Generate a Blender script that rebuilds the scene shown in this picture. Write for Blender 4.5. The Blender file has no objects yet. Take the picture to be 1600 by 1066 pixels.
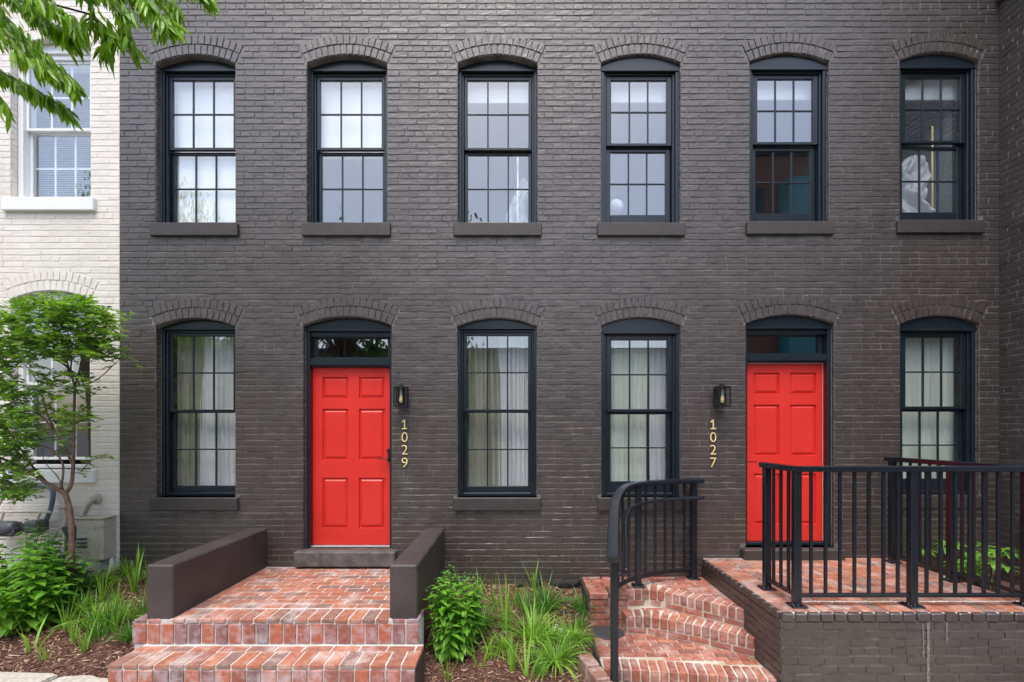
import bpy, bmesh, math, random
from mathutils import Vector, Matrix, noise
from mathutils.geometry import delaunay_2d_cdt
R = math.radians
random.seed(11)
rnd, uni = random.random, random.uniform
SC = bpy.context.scene
COL = SC.collection

# ------------------------------------------------------------------ camera, world, sun, exposure
cam_d = bpy.data.cameras.new('camera'); cam = bpy.data.objects.new('camera', cam_d); COL.objects.link(cam)
CY, CZ, FPX, CX, HY = 5.5, 1.87, 770.0, 807.0, 672.0     # distance to facade, eye height, focal in photo pixels, axis pixel
cam.location = (0, -CY, CZ); cam.rotation_euler = (R(90), 0, 0)
cam_d.sensor_width = 36; cam_d.lens = 36*FPX/1600
cam_d.shift_x = (800-CX)/1600; cam_d.shift_y = (HY-533)/1600
cam_d.clip_start = 0.05; cam_d.clip_end = 900
SC.camera = cam
wd = bpy.data.worlds.new('World'); SC.world = wd; wd.use_nodes = True
SUN_EL, SUN_AZ = 66, 190
nt = wd.node_tree; nt.nodes.clear()
out = nt.nodes.new('ShaderNodeOutputWorld'); bg = nt.nodes.new('ShaderNodeBackground'); sky = nt.nodes.new('ShaderNodeTexSky')
sky.sky_type = 'NISHITA'; sky.sun_disc = False; sky.sun_elevation = R(SUN_EL); sky.sun_rotation = R(SUN_AZ)
sky.air_density = 1.0; sky.dust_density = 3.5; sky.ozone_density = 1.0
bg.inputs['Strength'].default_value = 0.15
nt.links.new(sky.outputs[0], bg.inputs[0]); nt.links.new(bg.outputs[0], out.inputs[0])
sd = bpy.data.lights.new('sun', 'SUN'); sd.energy = 0.7; sd.angle = R(24); sd.color = (1, .96, .9)
so = bpy.data.objects.new('sun', sd); COL.objects.link(so)
az = R(SUN_AZ); dirv = Vector((math.sin(az)*math.cos(R(SUN_EL)), math.cos(az)*math.cos(R(SUN_EL)), math.sin(R(SUN_EL))))
so.rotation_euler = dirv.to_track_quat('Z', 'Y').to_euler()
so.location = (0, -10, 20)
SC.view_settings.view_transform = 'Standard'; SC.view_settings.look = 'None'
SC.view_settings.exposure = 1.36; SC.view_settings.gamma = 1
SC.render.engine = 'CYCLES'
SC.cycles.max_bounces = 8; SC.cycles.transparent_max_bounces = 16

# ------------------------------------------------------------------ helpers
def P(px, py, Y):
    d = CY+Y
    return Vector(((px-CX)*d/FPX, Y, CZ-(py-HY)*d/FPX))
WPOS = {}
def wpos(o): return WPOS.get(o.name, Vector((0, 0, 0))) if o else Vector((0, 0, 0))
def tag(o, label=None, cat=None, group=None, kind=None):
    if label: o['label'] = label
    if cat: o['category'] = cat
    if group: o['group'] = group
    if kind: o['kind'] = kind
    return o
def empty(name, loc, parent=None):
    o = bpy.data.objects.new(name, None); COL.objects.link(o); o.empty_display_size = .1
    loc = Vector(loc)
    o.location = loc-wpos(parent); o.parent = parent
    WPOS[o.name] = loc
    return o
def thing(name, label, cat, loc=(0, 0, 0), group=None):
    return tag(empty(name, loc), label, cat, group)

class MB:
    def __init__(s): s.v = []; s.f = []; s.m = []
    def add(s, vs, fs, mi=0):
        b = len(s.v); s.v.extend([tuple(v) for v in vs]); s.f.extend([tuple(b+i for i in f) for f in fs]); s.m.extend([mi]*len(fs))
    def box(s, x0, x1, y0, y1, z0, z1, mi=0, c=0.0):
        if c > 0:
            return s.cbox(((x0+x1)/2, (y0+y1)/2, (z0+z1)/2), (1, 0, 0), (0, 1, 0), (0, 0, 1), x1-x0, y1-y0, z1-z0, c, mi)
        vs = [(x0,y0,z0),(x1,y0,z0),(x1,y1,z0),(x0,y1,z0),(x0,y0,z1),(x1,y0,z1),(x1,y1,z1),(x0,y1,z1)]
        s.add(vs, [(0,3,2,1),(4,5,6,7),(0,1,5,4),(1,2,6,5),(2,3,7,6),(3,0,4,7)], mi)
    def cbox(s, c, U, V, N, w, d, h, b, mi=0, jit=0.0):
        """box with chamfered edges, sides w,d,h along unit vectors U,V,N"""
        c, U, V, N = Vector(c), Vector(U), Vector(V), Vector(N)
        if U.cross(V).dot(N) < 0: U = -U
        hw, hd, hh = w/2, d/2, h/2
        vs = []; idx = {}
        for sx in (-1, 1):
            for sy in (-1, 1):
                for sz in (-1, 1):
                    for k in range(3):
                        q = [sx*hw, sy*hd, sz*hh]
                        for a in range(3):
                            if a != k: q[a] -= (sx, sy, sz)[a]*b
                        j = [uni(-jit, jit) for _ in range(3)] if jit else (0, 0, 0)
                        idx[(sx, sy, sz, k)] = len(vs)
                        vs.append(c+U*(q[0]+j[0])+V*(q[1]+j[1])+N*(q[2]+j[2]))
        fs = []
        I = lambda *a: idx[a]
        for sg in (-1, 1):
            f = [I(sg,-1,-1,0), I(sg,1,-1,0), I(sg,1,1,0), I(sg,-1,1,0)]; fs.append(f if sg > 0 else f[::-1])
            f = [I(-1,sg,-1,1), I(-1,sg,1,1), I(1,sg,1,1), I(1,sg,-1,1)]; fs.append(f if sg > 0 else f[::-1])
            f = [I(-1,-1,sg,2), I(1,-1,sg,2), I(1,1,sg,2), I(-1,1,sg,2)]; fs.append(f if sg > 0 else f[::-1])
        for a in (-1, 1):
            for e in (-1, 1):
                f = [I(a,e,-1,0), I(a,e,-1,1), I(a,e,1,1), I(a,e,1,0)]; fs.append(f if a*e < 0 else f[::-1])
                f = [I(a,-1,e,0), I(a,-1,e,2), I(a,1,e,2), I(a,1,e,0)]; fs.append(f if a*e > 0 else f[::-1])
                f = [I(-1,a,e,1), I(-1,a,e,2), I(1,a,e,2), I(1,a,e,1)]; fs.append(f if a*e < 0 else f[::-1])
                for g in (-1, 1):
                    f = [I(a,e,g,0), I(a,e,g,1), I(a,e,g,2)]; fs.append(f if a*e*g > 0 else f[::-1])
        s.add(vs, fs, mi)
    def face_brick(s, c, U, V, N, w, h, proud, b=.004, jit=.0013, mi=0, ends=.35):
        """the painted face of one brick standing proud of a mortar plane"""
        if U.cross(V).dot(N) < 0: U = -U
        us = [-w/2, -w/2+b*.7, -w/6, w/6, w/2-b*.7, w/2]; vs_ = [-h/2, -h/2+b, 0, h/2-b, h/2]
        pr = proud*uni(.75, 1.2); tl = uni(-.0006, .0006); e0 = proud*ends*uni(0, 1.6); e1 = proud*ends*uni(0, 1.6)
        vs = []
        for i, u in enumerate(us):
            for j, v in enumerate(vs_):
                n = pr+tl*v/h*2
                if i == 0: n = min(e0, pr*.9)
                if i == 5: n = min(e1, pr*.9)
                if j in (0, 4): n = -.002
                vs.append(c+U*(u+uni(-jit, jit))+V*(v+uni(-jit, jit))+N*(n+uni(-jit, jit)*.5))
        fs = [(i*5+j, (i+1)*5+j, (i+1)*5+j+1, i*5+j+1) for i in range(5) for j in range(4)]
        s.add(vs, fs, mi)
    def prism(s, pts, z0, z1, mi=0, top=True):
        n = len(pts)
        vs = [(p[0], p[1], z0) for p in pts]+[(p[0], p[1], z1) for p in pts]
        fs = [(i, (i+1) % n, n+(i+1) % n, n+i) for i in range(n)]
        fs.append(tuple(range(n))[::-1])
        if top: fs.append(tuple(range(n, 2*n)))
        s.add(vs, fs, mi)
    def tube(s, pts, r, n=8, mi=0, cap=True):
        pts = [Vector(p) for p in pts]; rs = r if isinstance(r, (list, tuple)) else [r]*len(pts)
        vs = []; ref = None
        for i, p in enumerate(pts):
            t = (pts[min(i+1, len(pts)-1)]-pts[max(i-1, 0)]).normalized()
            if ref is None: ref = t.orthogonal().normalized()
            ref = (ref-t*ref.dot(t)).normalized(); bn = t.cross(ref)
            for k in range(n):
                a = 2*math.pi*k/n; vs.append(p+(ref*math.cos(a)+bn*math.sin(a))*rs[i])
        fs = [(i*n+k, i*n+(k+1) % n, (i+1)*n+(k+1) % n, (i+1)*n+k) for i in range(len(pts)-1) for k in range(n)]
        if cap: fs += [tuple(range(n))[::-1], tuple(range((len(pts)-1)*n, len(pts)*n))]
        s.add(vs, fs, mi)
    def bar(s, pts, w, h, mi=0, c=.004):
        """rectangular bar swept along pts, width w kept level, height h"""
        pts = [Vector(p) for p in pts]; vs = []
        prof = [(-w/2+c,-h/2),(w/2-c,-h/2),(w/2,-h/2+c),(w/2,h/2-c),(w/2-c,h/2),(-w/2+c,h/2),(-w/2,h/2-c),(-w/2,-h/2+c)]
        for i, p in enumerate(pts):
            t = (pts[min(i+1, len(pts)-1)]-pts[max(i-1, 0)]).normalized()
            sd_ = t.cross(Vector((0, 0, 1))).normalized(); up = sd_.cross(t)
            vs += [p+sd_*a+up*b for a, b in prof]
        n = 8
        fs = [(i*n+k, i*n+(k+1) % n, (i+1)*n+(k+1) % n, (i+1)*n+k) for i in range(len(pts)-1) for k in range(n)]
        fs += [tuple(range(n))[::-1], tuple(range((len(pts)-1)*n, len(pts)*n))]
        s.add(vs, fs, mi)
    def lathe(s, prof, c, n=16, mi=0, axis='z'):
        vs = []
        for r_, h in prof:
            for k in range(n):
                a = 2*math.pi*k/n
                q = (r_*math.cos(a), r_*math.sin(a), h) if axis == 'z' else ((r_*math.cos(a), h, r_*math.sin(a)) if axis == 'y' else (h, r_*math.cos(a), r_*math.sin(a)))
                vs.append((c[0]+q[0], c[1]+q[1], c[2]+q[2]))
        fs = [(i*n+k, i*n+(k+1) % n, (i+1)*n+(k+1) % n, (i+1)*n+k) for i in range(len(prof)-1) for k in range(n)]
        fs += [tuple(range(n))[::-1], tuple(range((len(prof)-1)*n, len(prof)*n))]
        s.add(vs, fs, mi)
    def build(s, name, mats, parent=None, smooth=False, fixn=False, origin=None):
        if not isinstance(mats, (list, tuple)): mats = [mats]
        me = bpy.data.meshes.new(name)
        o = wpos(parent) if origin is None else Vector(origin)
        vs = [(v[0]-o.x, v[1]-o.y, v[2]-o.z) for v in s.v]
        me.from_pydata(vs, [], s.f)
        for m in mats: me.materials.append(m)
        if len(mats) > 1: me.polygons.foreach_set('material_index', s.m)
        if smooth: me.polygons.foreach_set('use_smooth', [True]*len(me.polygons))
        if fixn:
            bm = bmesh.new(); bm.from_mesh(me); bmesh.ops.recalc_face_normals(bm, faces=bm.faces); bm.to_mesh(me); bm.free()
        me.update()
        ob = bpy.data.objects.new(name, me); COL.objects.link(ob); ob.parent = parent
        if origin is not None and parent is None: ob.location = o
        WPOS[ob.name] = o
        return ob

# ------------------------------------------------------------------ materials
def mat(name, c1, c2=None, scale=6, rough=.6, bump=0, bscale=60, bdist=.003, island=0, metallic=0, spec=.5, detail=4, trans=0,
        extra=None, bump2=0, b2scale=8, coat=0):
    m = bpy.data.materials.new(name); m.use_nodes = True
    n = m.node_tree.nodes; L = m.node_tree.links
    b = n['Principled BSDF']; b.inputs['Roughness'].default_value = rough; b.inputs['Metallic'].default_value = metallic
    b.inputs['Specular IOR Level'].default_value = spec
    if coat: b.inputs['Coat Weight'].default_value = coat
    tc = n.new('ShaderNodeTexCoord')
    no = n.new('ShaderNodeTexNoise'); no.inputs['Scale'].default_value = scale; no.inputs['Detail'].default_value = detail
    L.new(tc.outputs['Object'], no.inputs['Vector'])
    rp = n.new('ShaderNodeValToRGB'); rp.color_ramp.elements[0].position = .32; rp.color_ramp.elements[1].position = .68
    rp.color_ramp.elements[0].color = (*c1, 1); rp.color_ramp.elements[1].color = (*(c2 or c1), 1)
    L.new(no.outputs['Fac'], rp.inputs['Fac'])
    cout = rp.outputs['Color']
    if island:
        ge = n.new('ShaderNodeNewGeometry'); hs = n.new('ShaderNodeHueSaturation')
        mr = n.new('ShaderNodeMapRange'); mr.inputs['To Min'].default_value = 1-island; mr.inputs['To Max'].default_value = 1+island
        L.new(ge.outputs['Random Per Island'], mr.inputs['Value']); L.new(mr.outputs[0], hs.inputs['Value']); L.new(cout, hs.inputs['Color'])
        cout = hs.outputs['Color']
    if extra: cout = extra(n, L, tc, cout, b)
    L.new(cout, b.inputs['Base Color'])
    if bump:
        n2 = n.new('ShaderNodeTexNoise'); n2.inputs['Scale'].default_value = bscale; n2.inputs['Detail'].default_value = 6
        L.new(tc.outputs['Object'], n2.inputs['Vector'])
        bp = n.new('ShaderNodeBump'); bp.inputs['Strength'].default_value = bump; bp.inputs['Distance'].default_value = bdist
        L.new(n2.outputs['Fac'], bp.inputs['Height']); last = bp
        if bump2:
            n3 = n.new('ShaderNodeTexNoise'); n3.inputs['Scale'].default_value = b2scale; n3.inputs['Detail'].default_value = 2
            L.new(tc.outputs['Object'], n3.inputs['Vector'])
            bp2 = n.new('ShaderNodeBump'); bp2.inputs['Strength'].default_value = bump2; bp2.inputs['Distance'].default_value = .01
            L.new(n3.outputs['Fac'], bp2.inputs['Height']); L.new(bp.outputs[0], bp2.inputs['Normal']); last = bp2
        L.new(last.outputs[0], b.inputs['Normal'])
    if trans:
        # leaf: add a translucent lobe
        tr = n.new('ShaderNodeBsdfTranslucent'); mx = n.new('ShaderNodeMixShader'); mx.inputs[0].default_value = trans
        hs2 = n.new('ShaderNodeHueSaturation'); hs2.inputs['Value'].default_value = 1.7; hs2.inputs['Saturation'].default_value = 1.1; hs2.inputs['Hue'].default_value = .485
        L.new(cout, hs2.inputs['Color']); L.new(hs2.outputs[0], tr.inputs['Color'])
        L.new(b.outputs[0], mx.inputs[1]); L.new(tr.outputs[0], mx.inputs[2]); L.new(mx.outputs[0], n['Material Output'].inputs['Surface'])
    return m

def stain(color, scale=3, lo=.55, hi=.75, amt=.7, fine=40, stretch=(1, 1, 1)):
    """real stain with a shape of its own (mineral bloom, dirt)"""
    def fn(n, L, tc, cin, b):
        mp = n.new('ShaderNodeMapping'); mp.inputs['Scale'].default_value = stretch; L.new(tc.outputs['Object'], mp.inputs['Vector'])
        a = n.new('ShaderNodeTexNoise'); a.inputs['Scale'].default_value = scale; a.inputs['Detail'].default_value = 8; a.inputs['Roughness'].default_value = .7
        L.new(mp.outputs[0], a.inputs['Vector'])
        mr = n.new('ShaderNodeMapRange'); mr.inputs['From Min'].default_value = lo; mr.inputs['From Max'].default_value = hi; mr.inputs['To Max'].default_value = amt
        L.new(a.outputs['Fac'], mr.inputs['Value'])
        mx = n.new('ShaderNodeMix'); mx.data_type = 'RGBA'; L.new(mr.outputs[0], mx.inputs[0]); L.new(cin, mx.inputs[6]); mx.inputs[7].default_value = (*color, 1)
        return mx.outputs[2]
    return fn

def island_ramp(cols, then=None):
    def fn(n, L, tc, cin, b):
        ge = n.new('ShaderNodeNewGeometry'); rp = n.new('ShaderNodeValToRGB'); rp.color_ramp.interpolation = 'CONSTANT'
        e = rp.color_ramp.elements
        e[0].position = 0; e[0].color = (*cols[0], 1); e[1].position = 1/len(cols); e[1].color = (*cols[1], 1)
        for i, c in enumerate(cols[2:], 2):
            k = e.new(i/len(cols)); k.color = (*c, 1)
        L.new(ge.outputs['Random Per Island'], rp.inputs['Fac'])
        mx = n.new('ShaderNodeMix'); mx.data_type = 'RGBA'; mx.blend_type = 'MULTIPLY'; mx.inputs[0].default_value = 1
        L.new(rp.outputs['Color'], mx.inputs[6]); L.new(cin, mx.inputs[7])
        o = mx.outputs[2]
        return then(n, L, tc, o, b) if then else o
    return fn

M = {}
M['dark_brick'] = mat('dark_painted_brick', (.043,.0315,.0265), (.056,.042,.036), 3.5, .40, .45, 55, .004, island=.06, bump2=.25, b2scale=14,
                      extra=stain((.12,.11,.105), 9, .68, .78, .35), spec=.95)
M['dark_mortar'] = mat('dark_painted_mortar', (.07,.061,.055), (.19,.175,.16), 7, .45, .6, 50, .004)
M['stucco'] = mat('dark_painted_stucco', (.04,.032,.03), (.062,.05,.047), 4, .5, 1.0, 90, .006, extra=stain((.2,.19,.18), 60, .74, .8, .6))
M['stone_sill'] = mat('dark_painted_stone', (.036,.03,.028), (.05,.043,.04), 8, .5, .5, 90, .004)
M['door_stone'] = mat('worn_stone_threshold', (.06,.055,.05), (.13,.12,.11), 9, .75, .6, 90, .004, extra=stain((.4,.38,.35), 14, .6, .75, .5))
M['white_brick'] = mat('cream_painted_brick', (.67,.625,.56), (.74,.70,.635), 3, .45, .4, 55, .003, island=.035, bump2=.2, b2scale=14,
                       extra=stain((.33,.29,.24), 2.2, .62, .8, .35))
M['white_mortar'] = mat('cream_painted_mortar', (.62,.575,.50), (.72,.68,.60), 5, .5, .4, 50, .003)
M['white_trim'] = mat('white_gloss_trim', (.74,.75,.75), (.78,.79,.78), 5, .35, .1, 60)
M['frame'] = mat('dark_teal_trim_paint', (.008,.0145,.019), (.011,.019,.025), 6, .28, .25, 45, .0015, extra=stain((.10,.12,.13), 30, .72, .82, .3))
M['red'] = mat('red_door_paint', (.60,.027,.019), (.66,.034,.024), 2.2, .33, .12, 160, .001, extra=stain((.75,.2,.18), 26, .72, .8, .3))
M['red_jamb'] = mat('dark_red_jamb', (.08,.008,.008), None, 3, .35)
M['black_metal'] = mat('black_powder_coated_metal', (.006,.009,.013), (.009,.012,.017), 6, .27, .1, 200, .0008)
M['lantern'] = mat('black_lantern_metal', (.01,.011,.012), None, 6, .35)
M['brass'] = mat('pale_brass', (.86,.70,.30), (.92,.76,.36), 20, .4, .1, 80, .001, metallic=.1)
M['bulb'] = mat('amber_bulb', (.6,.42,.2), (.75,.6,.35), 30, .15)
RB = [(.44,.18,.105),(.40,.155,.09),(.47,.20,.125),(.33,.14,.095),(.42,.165,.10),(.30,.165,.125),(.38,.17,.115),(.46,.185,.115),(.27,.165,.14),(.38,.205,.15)]
RW = [(.38,.135,.09),(.33,.105,.07),(.41,.155,.10),(.28,.09,.065),(.35,.12,.08),(.43,.165,.11),(.31,.115,.08),(.25,.11,.09)]
M['red_brick'] = mat('red_clay_brick', (.62,.60,.58), (1.0,.93,.88), 25, .7, .6, 90, .003, extra=island_ramp(RB, stain((.66,.60,.57), 4.5, .48, .72, .65)))
M['winder_brick'] = mat('worn_red_brick', (.7,.7,.7), (1.1,1.05,1.0), 25, .75, .7, 80, .004, extra=island_ramp(RW, stain((.60,.54,.50), 6, .48, .75, .6)))
M['riser_brick'] = mat('bloomed_riser_brick', (.7,.7,.7), (1.05,1.0,1.0), 22, .7, .6, 90, .003,
                       extra=island_ramp([(.33,.11,.075),(.26,.12,.105),(.41,.125,.07),(.22,.125,.12),(.36,.12,.075),(.29,.11,.085),(.43,.145,.08)], stain((.55,.52,.55), 7, .46, .72, .75)))
M['light_mortar'] = mat('pale_mortar', (.42,.38,.34), (.66,.63,.60), 10, .85, .6, 80, .004)
M['tan_mortar'] = mat('tan_mortar', (.36,.30,.21), (.60,.55,.47), 6, .85, .6, 80, .004)
M['soil'] = mat('mulch_soil', (.05,.022,.015), (.13,.065,.045), 40, .9, .9, 70, .01)
M['chips'] = mat('shredded_bark', (.7,.7,.7), (1.2,1.1,1), 60, .85, 0,
                 extra=island_ramp([(.13,.055,.036),(.08,.033,.022),(.22,.11,.075),(.05,.022,.016),(.17,.075,.05),(.36,.23,.16),(.11,.05,.034),(.5,.38,.29)]))
M['concrete'] = mat('concrete_kerb', (.34,.31,.26), (.50,.47,.40), 30, .85, .5, 90, .003, extra=stain((.16,.14,.11), 5, .55, .75, .4))
M['asphalt'] = mat('asphalt', (.045,.045,.047), (.06,.06,.06), 20, .85, .5, 90)
M['grey_box'] = mat('beige_grey_utility_paint', (.40,.36,.26), (.50,.46,.35), 5, .5, .2, 60, .002, extra=stain((.05,.045,.03), 5, .5, .72, .8, stretch=(1,1,2.5)))
M['meter'] = mat('dark_grey_meter_paint', (.035,.042,.05), (.055,.06,.07), 8, .45)
M['pipe_grey'] = mat('grey_pvc', (.28,.30,.31), (.36,.37,.37), 6, .5)
M['pipe_blue'] = mat('slate_blue_pipe', (.08,.11,.14), (.12,.15,.18), 6, .5)
M['pipe_beige'] = mat('beige_painted_pipe', (.30,.27,.21), (.42,.39,.32), 6, .6)
M['lid'] = mat('dark_iron_lid', (.05,.06,.07), (.09,.10,.11), 60, .45, .8, 70, .004, metallic=.3)
M['orange'] = mat('orange_plastic', (.7,.2,.03), None, 6, .5)
M['pebble'] = mat('white_pebble', (.6,.6,.55), (.8,.8,.76), 12, .6)
M['rubble'] = mat('black_painted_rubble', (.010,.009,.009), (.03,.028,.026), 14, .85, 1.0, 30, .02)
M['bark'] = mat('brown_bark', (.11,.06,.04), (.22,.14,.10), 20, .8, .6, 60, .004)
M['twig'] = mat('dark_twig', (.06,.035,.025), (.12,.08,.05), 20, .8)
M['leaf_myrtle'] = mat('small_green_leaf', (.08,.20,.022), (.17,.34,.045), 5, .42, island=.35, trans=.35)
M['leaf_far'] = mat('far_tree_leaf', (.03,.09,.015), (.08,.18,.03), 3, .5, island=.3, trans=.3)
M['leaf_tree'] = mat('long_green_leaf', (.14,.30,.02), (.25,.43,.04), 4, .38, island=.4, trans=.45)
M['leaf_bush'] = mat('bright_green_leaf', (.10,.27,.022), (.17,.37,.04), 6, .42, island=.28, trans=.35)
M['leaf_bush2'] = mat('mid_green_leaf', (.07,.20,.02), (.13,.31,.035), 6, .42, island=.3, trans=.35)
M['leaf_rhodo'] = mat('glossy_green_leaf', (.10,.27,.03), (.20,.40,.06), 6, .3, island=.3, trans=.3)
M['grass_a'] = mat('strap_grass_bright', (.15,.32,.035), (.25,.44,.07), 6, .45, island=.35, trans=.35)
M['grass_b'] = mat('strap_grass_dark', (.06,.19,.025), (.11,.27,.04), 6, .42, island=.35, trans=.3)
M['petal'] = mat('pink_petal', (.5,.25,.33), None, 6, .6)
M['seed'] = mat('dark_seed_head', (.07,.03,.02), None, 6, .8)
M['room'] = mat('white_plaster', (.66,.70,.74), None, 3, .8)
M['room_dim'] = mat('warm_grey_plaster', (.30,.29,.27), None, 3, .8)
M['floorboard'] = mat('oak_floor', (.2,.12,.07), (.3,.19,.1), 3, .5)
M['blind'] = mat('white_blind_fabric', (.87,.87,.85), (.90,.90,.88), 4, .8, .2, 200, .001)
M['blind_slat'] = mat('white_blind_slat', (.62,.68,.74), None, 4, .5)
M['curtain'] = mat('pale_curtain_fabric', (.84,.84,.85), (.90,.90,.91), 3, .9, .2, 300, .001, trans=.15)
M['curtain_cream'] = mat('cream_sheer_fabric', (.78,.84,.74), (.86,.90,.82), 3, .9, .2, 300, .001, trans=.2)
M['curtain_tree_tint'] = mat('drape_with_tree_reflection', (.30,.30,.23), (.42,.41,.33), 3, .9, .2, 300, .001)  # olive stands for the tree mirrored in the glass, put into the fabric colour
M['cloth'] = mat('white_cotton', (.78,.80,.84), None, 3, .9, .2, 100, .002, trans=.2)
M['opp_brick'] = mat('opposite_red_brick', (.22,.085,.06), (.30,.13,.085), 8, .85)
M['opp_tan'] = mat('opposite_tan_brick', (.25,.17,.12), (.32,.22,.16), 8, .85)
M['teal'] = mat('teal_bay_paint', (.05,.24,.25), (.07,.3,.3), 8, .5)
M['opp_glass'] = mat('dark_window_glass', (.02,.03,.035), None, 8, .1)
M['caulk'] = mat('grey_caulk', (.16,.15,.14), (.24,.23,.22), 20, .7)

def brickify(m, dark):
    """adds mortar courses to a flat far-off brick wall"""
    n = m.node_tree.nodes; L = m.node_tree.links; b = n['Principled BSDF']
    tc = n.new('ShaderNodeTexCoord'); mp = n.new('ShaderNodeMapping'); mp.inputs['Rotation'].default_value = (R(90), 0, 0)
    L.new(tc.outputs['Object'], mp.inputs[0])
    br = n.new('ShaderNodeTexBrick'); br.inputs['Scale'].default_value = 1; br.inputs['Brick Width'].default_value = .22; br.inputs['Row Height'].default_value = .075
    br.inputs['Mortar Size'].default_value = .008; br.inputs['Color1'].default_value = (1, 1, 1, 1); br.inputs['Color2'].default_value = (.6, .6, .6, 1); br.inputs['Mortar'].default_value = (dark, dark, dark, 1)
    L.new(mp.outputs[0], br.inputs['Vector'])
    src = b.inputs['Base Color'].links[0].from_socket
    mx = n.new('ShaderNodeMix'); mx.data_type = 'RGBA'; mx.blend_type = 'MULTIPLY'; mx.inputs[0].default_value = 1
    L.new(src, mx.inputs[6]); L.new(br.outputs['Color'], mx.inputs[7]); L.new(mx.outputs[2], b.inputs['Base Color'])
brickify(M['opp_brick'], 1.6); brickify(M['opp_tan'], 1.5)

def glass_mat(name, refl=.11, tint=(.93, .97, .97), wav=0, ws=5):
    m = bpy.data.materials.new(name); m.use_nodes = True; n = m.node_tree.nodes; L = m.node_tree.links; n.remove(n['Principled BSDF'])
    t = n.new('ShaderNodeBsdfTransparent'); t.inputs[0].default_value = (*tint, 1)
    g = n.new('ShaderNodeBsdfGlossy'); g.inputs['Roughness'].default_value = .0; g.inputs['Color'].default_value = (1, 1, 1, 1)
    f = n.new('ShaderNodeFresnel'); f.inputs['IOR'].default_value = 1.5
    ge = n.new('ShaderNodeNewGeometry'); mr = n.new('ShaderNodeMapRange'); mr.inputs['To Min'].default_value = 1.5; mr.inputs['To Max'].default_value = 1/1.5
    L.new(ge.outputs['Backfacing'], mr.inputs['Value']); L.new(mr.outputs[0], f.inputs['IOR'])     # same reflectance on both faces of the thin pane
    ad = n.new('ShaderNodeMath'); ad.operation = 'ADD'; ad.inputs[1].default_value = refl-.04; ad.use_clamp = True
    mx = n.new('ShaderNodeMixShader')
    L.new(f.outputs[0], ad.inputs[0]); L.new(ad.outputs[0], mx.inputs[0]); L.new(t.outputs[0], mx.inputs[1]); L.new(g.outputs[0], mx.inputs[2])
    if wav:
        tc = n.new('ShaderNodeTexCoord'); no = n.new('ShaderNodeTexNoise'); no.inputs['Scale'].default_value = ws; no.inputs['Detail'].default_value = 1
        bp = n.new('ShaderNodeBump'); bp.inputs['Strength'].default_value = wav; bp.inputs['Distance'].default_value = .01
        L.new(tc.outputs['Object'], no.inputs['Vector']); L.new(no.outputs['Fac'], bp.inputs['Height']); L.new(bp.outputs[0], g.inputs['Normal'])
    L.new(mx.outputs[0], n['Material Output'].inputs['Surface'])
    return m
M['glass'] = glass_mat('window_glass', .13, wav=.008, ws=4, tint=(.97,.99,.99))
M['glass_old'] = glass_mat('wavy_old_window_glass', .12, wav=.018, ws=5, tint=(.97,.99,.99))
M['glass_lamp'] = glass_mat('lantern_glass', .04)

# ------------------------------------------------------------------ brick wall machinery
COURSE = .0676
class Opening:
    def __init__(s, px, w, z0, zs, rise=.1, sill=None, ring=.228):
        s.cx = px; s.w = w; s.z0 = z0; s.zs = zs; s.rise = rise; s.sill = sill; s.t = ring
        h = w/2; s.R = (h*h+rise*rise)/(2*rise); s.zc = zs+rise-s.R; s.a = math.asin(h/s.R)
        s.so = (s.R+s.t)*math.sin(s.a); s.zo = s.zc+(s.R+s.t)*math.cos(s.a)
    def loop(s, g=0, n=18):
        h = s.w/2-g; Rr = s.R-g; a = math.asin(h/Rr)
        pts = [(s.cx-h, s.z0), (s.cx+h, s.z0)]
        for i in range(n+1):
            t = a-2*a*i/n; pts.append((s.cx+Rr*math.sin(t), s.zc+Rr*math.cos(t)))
        return pts
    def half(s, z):
        """blocked half width at height z, None when free"""
        r = 0
        if s.sill and s.sill[1] <= z <= s.z0+.002: r = s.sill[0]/2
        if s.z0 <= z <= s.zs: r = max(r, s.w/2)
        if s.zs < z <= s.zo: r = max(r, s.w/2+(s.so-s.w/2)*(z-s.zs)/(s.zo-s.zs))
        elif s.zo < z < s.zc+s.R+s.t: r = max(r, math.sqrt((s.R+s.t)**2-(z-s.zc)**2))
        return r
    def inside(s, x, z):
        d = abs(x-s.cx)
        if d >= s.w/2 or z <= s.z0: return False
        return z < s.zs or math.hypot(x-s.cx, z-s.zc) < s.R

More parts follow.
